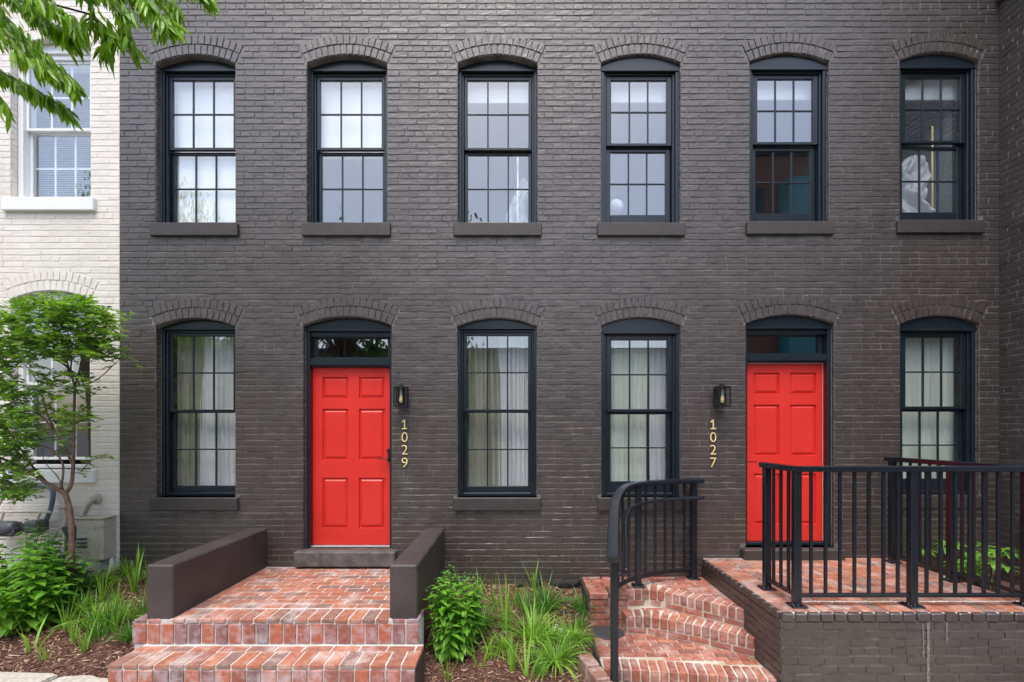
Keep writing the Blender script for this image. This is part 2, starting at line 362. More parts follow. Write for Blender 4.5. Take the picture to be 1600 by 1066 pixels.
def lay_courses(mb, x0, x1, z0, z1, frame, openings=(), proud=.006, zphase=0, header_every=7, ends=.3, seedo=0, blk=.215, wavy=.0025):
    """frame(x,z)->(Vector position on mortar plane), plus U,V,N"""
    pos, U, V, N = frame
    k = 0
    z = z0
    while z+COURSE*.6 < z1:
        h = min(COURSE, z1-z)
        blocked = []
        for o in openings:
            r = max(o.half(z+.004), o.half(z+h/2), o.half(z+h-.004))
            if z+h*.9 > o.zo: r = o.half(z+h*.8) or 0      # courses run in behind the prouder arch ring
            if r > 0: blocked.append((o.cx-r, o.cx+r))
        blocked.sort()
        free = []; a = x0
        for b0, b1 in blocked:
            if b0 > a: free.append((a, b0))
            a = max(a, b1)
        if a < x1: free.append((a, x1))
        hd = (k % header_every == header_every-2)
        L = blk/2 if hd else blk
        off = ((k % 2)*.5+uni(-.08, .08))*L
        for f0, f1 in free:
            if f1-f0 < .02: continue
            n0 = math.floor((f0-x0-off)/L)
            x = f0
            while x < f1-.012:
                nx = x0+off+(n0+1)*L+uni(-.006, .006); n0 += 1
                if nx-x < .05: continue
                if f1-nx < .045: nx = f1
                nx = min(nx, f1)
                wz = wavy*math.sin(x*1.7+k*.9+seedo)
                c = pos((x+nx)/2, z+h/2+wz)
                mb.face_brick(c, U, V, N, (nx-x)-uni(.004,.008), h-uni(.0085, .013), proud, b=uni(.003, .0055), ends=ends)
                x = nx
        z += h; k += 1

def voussoirs(mb, o, pos, U, V, N, proud=.0105):
    for ring in range(2):
        r0 = o.R+.002+ring*(o.t/2); r1 = r0+o.t/2-.008; rm = (r0+r1)/2
        n = round(2*o.a*rm/.070)
        for i in range(n):
            t = -o.a+2*o.a*(i+.5)/n
            c2 = pos(o.cx+rm*math.sin(t), o.zc+rm*math.cos(t))
            Vr = (U*math.sin(t)+V*math.cos(t)); Ur = (U*math.cos(t)-V*math.sin(t))
            mb.face_brick(c2, Ur, Vr, N, 2*o.a*rm/n-.009, r1-r0-.002, proud, jit=.0022)

def mortar_sheet(mb, x0, x1, z0, z1, openings, Y=0, depth=.3):
    vs = [Vector((x0, z0)), Vector((x1, z0)), Vector((x1, z1)), Vector((x0, z1))]; es = [(0, 1), (1, 2), (2, 3), (3, 0)]
    for o in openings:
        lp = o.loop(); b = len(vs); vs += [Vector(p) for p in lp]; es += [(b+i, b+(i+1) % len(lp)) for i in range(len(lp))]
    V_, E_, F_, *_ = delaunay_2d_cdt(vs, es, [], 0, 1e-6)
    fs = []
    for f in F_:
        c = sum((V_[i] for i in f), Vector((0, 0)))/len(f)
        if any(o.inside(c.x, c.y) for o in openings): continue
        fs.append(tuple(f))
    mb.add([(v.x, Y, v.y) for v in V_], fs)
    for o in openings:
        lp = o.loop(); n = len(lp)
        mb.add([(p[0], Y, p[1]) for p in lp]+[(p[0], Y+depth, p[1]) for p in lp], [(i, (i+1) % n, n+(i+1) % n, n+i) for i in range(n)])

def reveal_bricks(mb, o, depth=.1):
    z = o.z0
    while z+.03 < o.zs:
        h = min(COURSE, o.zs-z)
        for sgn in (-1, 1):
            c = Vector((o.cx+sgn*o.w/2, depth/2+.004, z+h/2))
            mb.face_brick(c, Vector((0, 1, 0)), Vector((0, 0, 1)), Vector((-sgn, 0, 0)), depth-.006, h-.009, .004)
        z += h

X_ = Vector((1, 0, 0)); Y_ = Vector((0, 1, 0)); Z_ = Vector((0, 0, 1)); NF = Vector((0, -1, 0))
front = (lambda x, z: Vector((x, 0, z)), X_, Z_, NF)

# openings of the dark house: centre x, width, base z, spring z
WU = [(-3.582, .892, 4.17, 5.958, 0), (-1.891, .896, 4.17, 5.958, 0), (-.211, .89, 4.17, 5.958, 0),
      (1.386, .886, 4.17, 5.962, 0), (3.042, .886, 4.185, 5.975, .015), (4.715, .882, 4.20, 5.985, .03)]
WL = [(-3.582, .89, 1.118, 3.022, 0), (-.216, .89, 1.118, 3.022, 0), (1.39, .89, 1.118, 3.03, 0), (4.72, .885, 1.14, 3.05, .03)]
DR = [(-1.887, .99, .535, 3.035, 0), (3.05, .99, .56, 3.055, .045)]
OP = []
for cx, w, z0, zs, dz in WU: OP.append(Opening(cx, w, z0, zs, .098, sill=(w+.085, z0-.145)))
for cx, w, z0, zs, dz in WL: OP.append(Opening(cx, w, z0, zs, .095, sill=(w+.085, z0-.14)))
for cx, w, z0, zs, dz in DR: OP.append(Opening(cx, w, z0, zs, .1, sill=(w+.12, z0-.17)))
XL, XR, ZT = -4.425, 5.39, 7.75

house = thing('brick_row_house', 'two-storey dark brown painted brick house front with two red doors', 'building', (0, 0, 0))
mb = MB(); mortar_sheet(mb, XL, XR, -.4, ZT, OP)
mb.build('wall_face', M['dark_mortar'], house)
mb = MB()
lay_courses(mb, XL, XR, .07, ZT, front, OP)
for o in OP: reveal_bricks(mb, o, .08)
mb.build('brickwork', M['dark_brick'], house)
for o in OP:
    mb = MB(); voussoirs(mb, o, *front); mb.build('brick_arch', M['dark_brick'], house)
# body of the house behind the facade, roof and cornice above the frame
mb = MB()
mb.box(XL, XL+.25, .302, 7, -.4, ZT); mb.box(XR-.25, XR, .302, 7, -.4, ZT); mb.box(XL+.25, XR-.25, 6.8, 7, -.4, ZT)
mb.build('party_wall', M['dark_mortar'], house)
mb = MB(); mb.box(XL, XR, .302, 7, ZT-.08, ZT+.08); mb.build('roof', M['asphalt'], house)
mb = MB(); mb.box(XL+.003, XR-.003, -.16, .3, ZT+.001, ZT+.22, c=.01); mb.box(XL+.003, XR-.003, -.09, .3, ZT-.1, ZT, c=.01)
mb.build('cornice', M['frame'], house)
# rooms
mb = MB()
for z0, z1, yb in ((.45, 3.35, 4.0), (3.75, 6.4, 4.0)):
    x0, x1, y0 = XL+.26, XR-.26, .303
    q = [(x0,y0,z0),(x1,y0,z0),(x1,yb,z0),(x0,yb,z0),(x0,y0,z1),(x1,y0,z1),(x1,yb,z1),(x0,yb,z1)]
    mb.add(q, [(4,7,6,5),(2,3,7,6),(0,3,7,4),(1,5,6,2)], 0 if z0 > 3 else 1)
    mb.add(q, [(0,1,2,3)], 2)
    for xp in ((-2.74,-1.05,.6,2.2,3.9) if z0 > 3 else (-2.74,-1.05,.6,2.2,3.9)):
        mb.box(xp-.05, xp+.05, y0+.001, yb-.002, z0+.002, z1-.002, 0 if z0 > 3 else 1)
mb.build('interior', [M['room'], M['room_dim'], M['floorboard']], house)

def arc_board(mb, o, g, zb, y0, y1):
    """flat-bottomed board filling the arched head of an opening"""
    h = o.w/2-g; Rr = o.R-g; n = 16; a = math.asin(h/Rr)
    pts = [(o.cx-h, zb), (o.cx+h, zb)]
    for i in range(n+1):
        t = a-2*a*i/n; pts.append((o.cx+Rr*math.sin(t), o.zc+Rr*math.cos(t)))
    m = len(pts)
    mb.add([(p[0], y0, p[1]) for p in pts]+[(p[0], y1, p[1]) for p in pts],
           [tuple(range(m)), tuple(range(m, 2*m))[::-1]]+[(i, m+i, m+(i+1) % m, (i+1) % m) for i in range(m)])

def pane(name, x0, x1, z0, z1, y, m, parent):
    b = MB(); b.add([(x0,y,z0),(x1,y,z0),(x1,y,z1),(x0,y,z1)], [(0,1,2,3)]); b.add([(x0,y+.004,z0),(x1,y+.004,z0),(x1,y+.004,z1),(x0,y+.004,z1)], [(3,2,1,0)])
    return b.build(name, m, parent)

def sash(cx, gw, z0, z1, y, st, top, bot, parent, m, gm, cols=3, rows=2, mw=.016, th=.04):
    """one sash: glass opening gw wide z0..z1, stile st, rails top/bot"""
    x0, x1 = cx-gw/2, cx+gw/2; b = MB()
    b.box(x0-st, x0, y, y+th, z0-bot, z1+top, c=.003); b.box(x1, x1+st, y, y+th, z0-bot, z1+top, c=.003)
    b.box(x0, x1, y+.001, y+th, z1, z1+top, c=.003); b.box(x0, x1, y+.001, y+th, z0-bot, z0, c=.003)
    for i in range(1, cols):
        x = x0+gw*i/cols; b.box(x-mw/2, x+mw/2, y+.008, y+.032, z0, z1, c=.003)
    for j in range(1, rows):
        z = z0+(z1-z0)*j/rows; b.box(x0, x1, y+.0095, y+.0305, z-mw/2, z+mw/2, c=.003)
    s = b.build('sash', m, parent)
    pane('pane', x0, x1, z0, z1, y+.018, gm, parent)
    return s

def window(o, style, zg, parent, fm, gm, sillm, yf):
    """o opening; zg=(top of upper glass, bottom, top of lower glass, bottom)"""
    w = empty('window', (o.cx, 0, o.z0), parent)
    old = style == 'old'
    fw = .058 if old else .07; st = .036 if old else .056
    if style == 'white': fw, st = .05, .03
    gw = o.w-2*(fw+st)-.006
    x0, x1 = o.cx-o.w/2, o.cx+o.w/2
    zt = zg[0]
    b = MB()
    g = .004
    # outer casing
    zc = zt+.075
    b.box(x0+g, x0+fw*.62, yf, yf+.16, o.z0+.002, zc, c=.004); b.box(x1-fw*.62, x1-g, yf, yf+.16, o.z0+.002, zc, c=.004)
    b.box(x0+fw*.62, x0+fw, yf+.028, yf+.16, o.z0+.002, zc-.03, c=.004); b.box(x1-fw, x1-fw*.62, yf+.028, yf+.16, o.z0+.002, zc-.03, c=.004)
    b.box(x0+fw*.62, x1-fw*.62, yf+.03, yf+.16, zt+.036 if old else zt+.05, zc-.001, c=.004)
    b.box(x0+fw, x1-fw, yf+.03, yf+.17, o.z0+.003, o.z0+.04, c=.004)      # sub sill
    b.build('frame', fm, w)
    b = MB(); arc_board(b, o, .006, zc-.002, yf-.004, yf+.05); b.box(x0+g+.001, x1-g-.001, yf-.012, yf+.02, zc-.012, zc+.012, c=.004)
    b.build('header_board', fm, w)
    sash(o.cx, gw, zg[1], zg[0], yf+.045, st-.001, .034 if old else .045, .03, w, fm, gm)
    sash(o.cx, gw, zg[3], zg[2], yf+.09, st-.001, .03, max(.045, zg[3]-o.z0-.043), w, fm, gm)
    b = MB()
    sw = o.w+.085
    if sillm: b.box(o.cx-sw/2, o.cx+sw/2, -.042, .14, o.z0-.143, o.z0, c=.006); b.build('sill', sillm, w)
    # thin caulk line where frame meets brick
    b = MB(); b.box(x0-.001, x0+.005, yf-.006, yf+.01, o.z0+.003, o.zs); b.box(x1-.005, x1+.001, yf-.006, yf+.01, o.z0+.003, o.zs); b.build('caulk', M['caulk'], w)
    return w

ZGU_old = (5.866, 5.096, 5.036, 4.262); ZGU_new = (5.832, 5.118, 5.040, 4.325)
ZGL_old = (2.940, 2.104, 2.066, 1.228); ZGL_new = (2.888, 2.106, 2.048, 1.284)
for i, (c, w, z0, zs, dz) in enumerate(WU):
    old = i < 3; zg = [z+dz for z in (ZGU_old if old else ZGU_new)]
    window(OP[i], 'old' if old else 'new', zg, house, M['frame'], M['glass_old'] if old else M['glass'], M['stone_sill'], .082 if old else .034)
for i, (c, w, z0, zs, dz) in enumerate(WL):
    old = i < 2; zg = [z+dz for z in (ZGL_old if old else ZGL_new)]
    window(OP[6+i], 'old' if old else 'new', zg, house, M['frame'], M['glass_old'] if old else M['glass'], M['stone_sill'], (.082, .05)[i] if old else .034)

# ------------------------------------------------------------------ doors
def door(o, yf, z0, z1, tz0, tz1, parent, handle):
    fr = empty('doorway', (o.cx, 0, z0), parent)
    x0, x1 = o.cx-o.w/2, o.cx+o.w/2; j = .042
    b = MB()
    b.box(x0+.004, x0+j, yf, yf+.2, o.z0+.002, tz1+.075, c=.004); b.box(x1-j, x1-.004, yf, yf+.2, o.z0+.002, tz1+.075, c=.004)
    b.box(x0+j, x1-j, yf+.012, yf+.15, z1+.02, tz0-.02, c=.004)
    b.box(x0+j, x1-j, yf+.03, yf+.15, z1+.003, z1+.019, c=.003)
    # transom frame
    ty = yf+.085
    b.box(x0+j, x0+j+.045, ty, yf+.16, tz0-.019, tz1+.03, c=.003); b.box(x1-j-.045, x1-j, ty, yf+.16, tz0-.019, tz1+.03, c=.003)
    b.box(x0+j+.045, x1-j-.045, ty, yf+.16, tz0-.019, tz0, c=.003); b.box(x0+j, x1-j, yf+.03, yf+.16, tz1, tz1+.07, c=.003)
    b.build('door_frame', M['frame'], fr)
    b = MB(); arc_board(b, o, .006, tz1+.072, yf-.004, yf+.05); b.box(x0+.006, x1-.006, yf-.014, yf+.02, tz1+.055, tz1+.082, c=.004); b.build('header_board', M['frame'], fr)
    pane('transom_pane', x0+j+.04, x1-j-.04, tz0-.004, tz1+.004, ty+.03, M['glass'], fr)
    b = MB(); b.box(x0-.001, x0+.006, yf-.008, yf+.01, o.z0+.003, o.zs); b.box(x1-.006, x1+.001, yf-.008, yf+.01, o.z0+.003, o.zs); b.build('caulk', M['caulk'], fr)
    b = MB(); b.box(x0+j+.001, x1-j-.001, yf+.03, yf+.17, o.z0+.004, z0-.004, c=.003); b.build('threshold', M['pipe_grey'] if handle else M['frame'], fr)
    # leaf
    d0, d1 = x0+j+.003, x1-j-.003; W = d1-d0; H = z1-z0; yd = yf+.085
    dr = empty('door', (o.cx, yd, z0), parent)
    xs = [0, 31/254, 114/254, 149/254, 233/254, 1]; zt = [0, 30/583, 100/583, 135/583, 303/583, 362/583, 528/583, 1]
    X = [d0+W*t for t in xs]; Zs = [z1-H*t for t in zt]
    b = MB()
    b.box(d0, d1, yd+.0225, yd+.05, z0, z1)
    for a, c in ((0, 1), (2, 3), (4, 5)): b.box(X[a], X[c], yd, yd+.022, z0+.001, z1-.001)
    for a, c in ((0, 1), (2, 3), (4, 5), (6, 7)):
        for e, f in ((1, 2), (3, 4)): b.box(X[e], X[f], yd, yd+.022, Zs[c]+(.001 if c == 7 else 0), Zs[a]-(.001 if a == 0 else 0))
    for a, c in ((1, 2), (3, 4), (5, 6)):
        for e, f in ((1, 2), (3, 4)):
            l, r, t, u = X[e], X[f], Zs[c], Zs[a]
            rings = [(0, .0002), (.004, .0210), (.012, .0210), (.038, .003)]
            vs = []
            for ins, dy in rings: vs += [(l+ins, yd+dy, t+ins), (r-ins, yd+dy, t+ins), (r-ins, yd+dy, u-ins), (l+ins, yd+dy, u-ins)]
            fs = [(k*4+q, k*4+(q+1) % 4, (k+1)*4+(q+1) % 4, (k+1)*4+q) for k in range(3) for q in range(4)]+[(12, 13, 14, 15)]
            b.add(vs, fs)
    b.build('panel', M['red'], dr)
    b = MB(); b.box(x0+j+.001, x0+j+.0025, yf+.02, yd+.01, z0, z1); b.box(x1-j-.0025, x1-j-.001, yf+.02, yd+.01, z0, z1)
    b.build('door_stop', M['red_jamb'], fr)
    if handle:
        b = MB(); hx = d1-.028; hz = z0+H*.485
        b.box(hx-.010, hx+.016, yd-.006, yd, hz-.03, hz+.12, c=.003); b.lathe([(.002,-.03),(.018,-.028),(.02,-.012),(.012,0)], (hx, yd, hz+.10), 12, axis='y')
        b.lathe([(.012,-.05),(.014,-.03),(.02,-.008)], (hx, yd, hz), 12, axis='y')
        b.tube([(hx, yd-.045, hz), (hx-.05, yd-.048, hz+.004), (hx-.115, yd-.045, hz+.001)], [.008, .007, .005])
        b.build('handle', M['lantern'], dr)
    else:
        b = MB(); b.box(d0+.012, d0+.15, yd-.004, yd, z0+H*.445, z0+H*.445+.006); b.build('latch_bar', M['red_jamb'], dr)
        b = MB(); b.box(d1-.002, d1+.004, yd-.002, yd+.01, z0, z1); b.box(d0, d1, yd-.001, yd+.008, z1-.002, z1+.004); b.build('weather_strip', M['white_trim'], dr)
    return fr
door(OP[10], .07, .552, 2.584, 2.706, 2.93, house, True)
door(OP[11], .045, .603, 2.630, 2.748, 2.952, house, False)
for o, zb in ((OP[10], .37), (OP[11], .43)):
    b = MB(); b.box(o.cx-.555, o.cx+.555, -.11, .25, o.z0-.17 if zb < .4 else o.z0-.13, o.z0, c=.014)
    b.build('doorstep', M['door_stone'] if zb < .4 else M['stone_sill'], house)

# ------------------------------------------------------------------ things behind the upper windows
def roller(cx, w, z0, z1, y, label):
    t = thing('roller_blind', label, 'blind', (cx, y, z1), group='roller blinds in the upper windows')
    b = MB(); b.box(cx-w/2, cx+w/2, y, y+.003, z0, z1); b.build('blind_fabric', M['blind'], t)
    b = MB(); b.box(cx-w/2-.002, cx+w/2+.002, y-.012, y+.012, z0-.028, z0, c=.004); b.build('bottom_bar', M['white_trim'], t)
    b = MB(); b.box(cx-w/2-.02, cx+w/2+.02, y-.03, y+.05, z1-.02, z1+.07, c=.01); b.build('headrail', M['white_trim'], t)
nth = ['first', 'second', 'third', 'fourth', 'fifth', 'sixth']
drops = [4.20, 5.05, 5.69, 5.67, 5.70, 5.70]
for i, (cx, w, z0, zs, dz) in enumerate(WU):
    state = ['pulled all the way down', 'pulled halfway down', 'mostly rolled up', 'mostly rolled up', 'mostly rolled up', 'mostly rolled up'][i]
    roller(cx, .86, drops[i], 6.0, .228 if i < 3 else .19, 'white roller blind %s in the %s upper window from the left' % (state, nth[i]))

def drape(name, x0, x1, z0, z1, y, m, label, group, folds=9, amp=.03, gather=0, ph=0):
    b = MB(); nx, nz = folds*8, 14
    for i in range(nx+1):
        u = i/nx
        for j in range(nz+1):
            v = j/nz
            g = 1-gather*math.sin(min(1, (1-v)*1.2)*math.pi/2)
            x = x0+(x1-x0)*u*g
            yy = y+amp*(math.sin(u*folds*2*math.pi+ph+.5*math.sin(v*3+ph))*(.6+.4*math.sin(u*11+ph))+.4*math.sin(u*folds*4.3*math.pi+v*2))
            b.v.append((x, yy, z0+(z1-z0)*v))
    n = nz+1
    b.f = [(i*n+j, (i+1)*n+j, (i+1)*n+j+1, i*n+j+1) for i in range(nx) for j in range(nz)]; b.m = [0]*len(b.f)
    o = b.build(name, m, None, smooth=True, origin=((x0+x1)/2, y, z0))
    return tag(o, label, 'curtain', group)
G = 'curtains in the ground floor windows'
drape('curtain', -3.99, -3.66, 1.05, 3.0, .27, M['curtain_tree_tint'], 'drape with an olive tree reflection in its colour along the left side of the lower window nearest the cream house', G, 5, .03, .1, 1)
drape('curtain', -3.72, -3.22, 1.05, 3.0, .29, M['curtain'], 'pale grey curtain hanging in the middle of the lower window nearest the cream house', G, 8, .03, 0, 2)
drape('curtain', -.60, -.21, 1.05, 3.0, .27, M['curtain_tree_tint'], 'drape with an olive brown tree reflection in its colour on the left half of the lower window right of number 1029', G, 6, .035, -.08, 0)
drape('curtain', -.22, .18, 1.05, 3.0, .29, M['curtain'], 'pale grey curtain on the right half of the lower window right of number 1029', G, 7, .035, 0, 3)
drape('curtain', 1.03, 1.55, 1.05, 3.0, .235, M['curtain_cream'], 'cream sheer curtain covering the left of the lower window behind the curved handrail', G, 8, .022, .06, 1)
drape('curtain', 1.56, 1.80, 1.05, 3.0, .28, M['curtain'], 'greyish curtain edge at the right of the lower window behind the curved handrail', G, 4, .03, 0, 5)
drape('curtain', 4.36, 5.10, 1.05, 3.05, .235, M['curtain_cream'], 'cream sheer curtain filling the lower window behind the porch railing', G, 11, .022, 0, 2)

def cloth_heap(cx, cy, z0, z1, w, label):
    b = MB(); n, m_ = 40, 44
    for j in range(m_+1):
        v = j/m_
        lw = w*(.62+.25*math.sin(v*5+cx)-.50*max(0, v-.72)*2.4); rw = w*(.55+.22*math.sin(v*7+1.3)-.45*max(0, v-.70)*2.4)
        for i in range(n+1):
            u = i/n; x = cx-lw+(lw+rw)*u+.012*noise.noise(Vector((u*3, v*14, 2)))
            q = noise.noise(Vector((u*3.2+v*2, v*2.2, cx)))*.11+abs(noise.noise(Vector((u*6-v*3, v*4+u*4, cx+4))))*.09+.06*math.sin(u*math.pi)
            b.v.append((x, cy-q, z0+(z1-z0)*v*(1-.10*abs(u-.45))))
    b.f = [(j*(n+1)+i, j*(n+1)+i+1, (j+1)*(n+1)+i+1, (j+1)*(n+1)+i) for i in range(n) for j in range(m_)]
    b.m = [0]*len(b.f)
    tag(b.build('draped_cloth', M['cloth'], None, smooth=True, origin=(cx, cy, z0)), label, 'cloth')
cloth_heap(4.66, .31, 4.25, 5.10, .34, 'crumpled white cloth piled up behind the rightmost upper window')
cloth_heap(.05, .5, 4.22, 4.90, .20, 'white cloth hanging behind the third upper window from the left')
for (cx, z1, lab) in ((4.86, 5.42, 'thin brass pole standing behind the rightmost upper window'), (.015, 5.05, 'thin pale pole standing behind the third upper window from the left')):
    b = MB(); b.tube([(cx, .26, 3.76), (cx, .26, z1)], .011, 8); b.lathe([(.1, 0), (.1, .015), (.02, .03)], (cx, .26, 3.755), 16)
    tag(b.build('lamp_pole', M['brass'] if cx > 1 else M['blind'], None, smooth=True, origin=(cx, .5, 3.755)), lab, 'pole')
b = MB(); b.lathe([(.09*math.sin(math.pi*k/12)+.0005, -.09*math.cos(math.pi*k/12)) for k in range(13)], (1.20, .45, 4.56), 20); b.tube([(1.2,.45,3.76),(1.2,.45,4.48)], .012); b.lathe([(.1,0),(.1,.02)], (1.2,.45,3.755), 16)
tag(b.build('globe_lamp', M['blind'], None, smooth=True, origin=(1.15, .45, 3.755)), 'round white globe lamp behind the fourth upper window from the left', 'lamp')

# ------------------------------------------------------------------ cream house on the left
WX0, WX1 = -8.2, XL-.002
cream = thing('brick_row_house', 'cream painted brick house front with white sash windows at the left edge', 'building', (-6, 0, 0))
WO = [Opening(-5.196, .893, 4.45, 6.13, .1, sill=(1.03, 4.30)), Opening(-5.196, .893, 1.43, 3.325, .1, sill=(1.03, 1.285)),
      Opening(-7.0, .893, 4.45, 6.13, .1, sill=(1.03, 4.30)), Opening(-7.0, .893, 1.43, 3.325, .1, sill=(1.03, 1.285))]
mb = MB(); mortar_sheet(mb, WX0, WX1, -.4, 7.9, WO, Y=-.002); mb.build('wall_face', M['white_mortar'], cream)
mb = MB(); lay_courses(mb, WX0, WX1, .1, 7.9, (lambda x, z: Vector((x, -.002, z)), X_, Z_, NF), WO, proud=.003, ends=.7, seedo=3)
for o in WO: reveal_bricks(mb, o, .07); voussoirs(mb, o, lambda x, z: Vector((x, -.002, z)), X_, Z_, NF, .006)
mb.build('brickwork', M['white_brick'], cream)
mb = MB(); mb.box(WX0, WX0+.2, .3, 7, -.4, 7.9); mb.box(WX1-.2, WX1, .302, 7, -.4, 7.9); mb.box(WX0, WX1, 6.8, 7, -.4, 7.9); mb.box(WX0, WX1, .302, 6.8, 7.82, 7.98); mb.build('party_wall', M['white_mortar'], cream)
mb = MB(); mb.box(WX0, WX1-.003, -.15, .3, 7.9, 8.1, c=.01); mb.build('cornice', M['white_trim'], cream)
mb = MB()
for z0, z1 in ((.6, 3.6), (4.0, 6.6)):
    q = [(WX0+.21,.303,z0),(WX1-.21,.303,z0),(WX1-.21,4,z0),(WX0+.21,4,z0),(WX0+.21,.303,z1),(WX1-.21,.303,z1),(WX1-.21,4,z1),(WX0+.21,4,z1)]
    mb.add(q, [(4,7,6,5),(2,3,7,6),(0,3,7,4),(1,5,6,2),(0,1,2,3)])
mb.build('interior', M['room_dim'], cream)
def white_window(o, zg, parent):
    w = empty('window', (o.cx, 0, o.z0), parent); x0, x1 = o.cx-o.w/2, o.cx+o.w/2; yf = .07
    b = MB(); zt = zg[0]
    for s_, t_ in ((x0+.004, x0+.065), (x1-.065, x1-.004)): b.box(s_, t_, yf, yf+.16, o.z0+.002, zt+.1, c=.004)
    b.box(x0+.065, x1-.065, yf+.01, yf+.16, zt+.03, zt+.099, c=.004); b.box(x0+.065, x1-.065, yf+.02, yf+.16, o.z0+.003, o.z0+.045, c=.004)
    b.build('frame', M['white_trim'], w)
    b = MB(); arc_board(b, o, .006, zt+.098, yf-.004, yf+.05); b.box(x0+.006, x1-.006, yf-.014, yf+.02, zt+.085, zt+.11, c=.004); b.build('header_board', M['white_trim'], w)
    gw = o.w-2*.1
    for (a, c_, y) in ((zg[1], zg[0], yf+.03), (zg[3], zg[2], yf+.075)):
        b = MB(); xa, xb = o.cx-gw/2, o.cx+gw/2
        b.box(xa-.034, xa, y, y+.035, a-.03, c_+.03, c=.003); b.box(xb, xb+.034, y, y+.035, a-.03, c_+.03, c=.003)
        b.box(xa, xb, y+.001, y+.035, c_, c_+.03, c=.003); b.box(xa, xb, y+.001, y+.035, a-.03, a, c=.003)
        for k in (1, 2): b.box(xa+gw*k/3-.009, xa+gw*k/3+.009, y+.032, y+.04, a, c_)
        b.box(xa, xb, y+.033, y+.039, (a+c_)/2-.008, (a+c_)/2+.008)
        b.build('sash', M['white_trim'], w); pane('pane', xa, xb, a, c_, y+.012, M['glass'], w)
    b = MB(); b.box(o.cx-.512, o.cx+.512, -.05, .12, o.z0-.145, o.z0, c=.006); b.build('sill', M['white_trim'], w)
ZW_U = (6.03, 5.30, 5.255, 4.50); ZW_L = (3.20, 2.41, 2.36, 1.56)
for o, zg in zip(WO, (ZW_U, ZW_L, ZW_U, ZW_L)): white_window(o, zg, cream)
t = thing('slat_blind', 'white horizontal slat blind in the upper window of the cream house', 'blind', (-5.196, .3, 6.1))
b = MB(); z = 4.5
while z < 6.05: b.add([(-5.6,.27,z),(-4.79,.27,z),(-4.79,.30,z+.022),(-5.6,.30,z+.022)], [(0,1,2,3)]); z += .026
b.build('slats', M['blind_slat'], t)
b = MB(); b.box(-5.62, -4.77, .26, .31, 6.06, 6.12, c=.005); b.build('headrail', M['white_trim'], t)

# ------------------------------------------------------------------ building projecting on the right
side = thing('brick_building', 'dark painted brick side wall projecting forward at the right edge', 'building', (7, -1, 0))
SYF = -1.7
mb = MB(); mb.box(5.392, 9, SYF, 3, -.5, 9.2); mb.build('wall_face', M['dark_mortar'], side)
mb = MB(); lay_courses(mb, 0, -SYF, .05, 9.1, (lambda x, z: Vector((5.392, -x, z)), -Y_, Z_, -X_), (), proud=.006, seedo=1)
lay_courses(mb, 5.392, 9, .05, 9.1, (lambda x, z: Vector((x, SYF, z)), X_, Z_, NF), (), seedo=2)
mb.build('brickwork', M['dark_brick'], side)
mb = MB(); mb.box(5.33, 9.05, SYF-.06, .0-.02, 6.62, 6.86, c=.01); mb.build('belt_course', M['stone_sill'], side)
mb = MB(); mb.box(5.2, 9.2, SYF-.2, 3, 9.2, 9.4, c=.01); mb.build('roof', M['asphalt'], side)

# ------------------------------------------------------------------ wall lanterns and house numbers
def lantern(cx, zc, label):
    t = thing('wall_lantern', label, 'wall lamp', (cx, 0, zc))
    w, d, h = .125, .125, .215; y0 = -.175; z0 = zc-h/2; z1 = zc+h/2-.01
    b = MB(); b.box(cx-.055, cx+.055, -.028, -.006, zc-.09, zc+.10, c=.004); b.build('back_plate', M['lantern'], t)
    b = MB(); b.tube([(cx, -.028, zc+.105), (cx, -.07, zc+.125), (cx, y0+d/2, zc+.125)], .008); b.box(cx-.02, cx+.02, -.06, -.02, zc+.085, zc+.115, c=.003); b.build('arm', M['lantern'], t)
    b = MB(); r = .006
    for sx in (-1, 1):
        for yy in (y0, y0+d): b.box(cx+sx*w/2-r, cx+sx*w/2+r, yy-r, yy+r, z0, z1)
    for zz in (z0, z1):
        b.box(cx-w/2-.0065, cx+w/2+.0065, y0-.0065, y0+.0065, zz-.007, zz+.007); b.box(cx-w/2-.0065, cx+w/2+.0065, y0+d-.0065, y0+d+.0065, zz-.007, zz+.007)
        b.box(cx-w/2-.0065, cx-w/2+.0065, y0+.0066, y0+d-.0066, zz-.0069, zz+.0069); b.box(cx+w/2-.0065, cx+w/2+.0065, y0+.0066, y0+d-.0066, zz-.0069, zz+.0069)
    b.box(cx-w/2, cx+w/2, y0, y0+d, z0-.004, z0+.002)
    b.build('frame', M['lantern'], t)
    b = MB(); b.box(cx-w/2-.004, cx+w/2+.004, y0-.004, y0+d+.004, z1+.007, z1+.014, c=.002); b.box(cx-.026, cx+.026, y0+d/2-.026, y0+d/2+.026, z1+.014, z1+.034, c=.003)
    b.lathe([(.012, 0), (.014, .012), (.004, .026)], (cx, y0+d/2, z1+.034), 10); b.build('cap', M['lantern'], t)
    b = MB()
    b.add([(cx-w/2,y0+.001,z0),(cx+w/2,y0+.001,z0),(cx+w/2,y0+.001,z1),(cx-w/2,y0+.001,z1)], [(0,1,2,3)])
    for sx in (-1, 1): b.add([(cx+sx*w/2,y0,z0),(cx+sx*w/2,y0+d,z0),(cx+sx*w/2,y0+d,z1),(cx+sx*w/2,y0,z1)], [(0,1,2,3)])
    b.build('glass', M['glass_lamp'], t)
    b = MB(); b.lathe([(.005,-.055),(.017,-.045),(.021,-.02),(.016,.02),(.011,.035)], (cx, y0+d/2, zc-.02), 12); b.build('bulb', M['bulb'], t, smooth=True)
    b = MB(); b.lathe([(.013, .0), (.015, .03), (.008, .085)], (cx, y0+d/2, zc+.016), 12); b.build('socket', M['pipe_grey'], t)
lantern(-1.262, 2.235, 'small black glass wall lantern right of the left red door, above 1029')
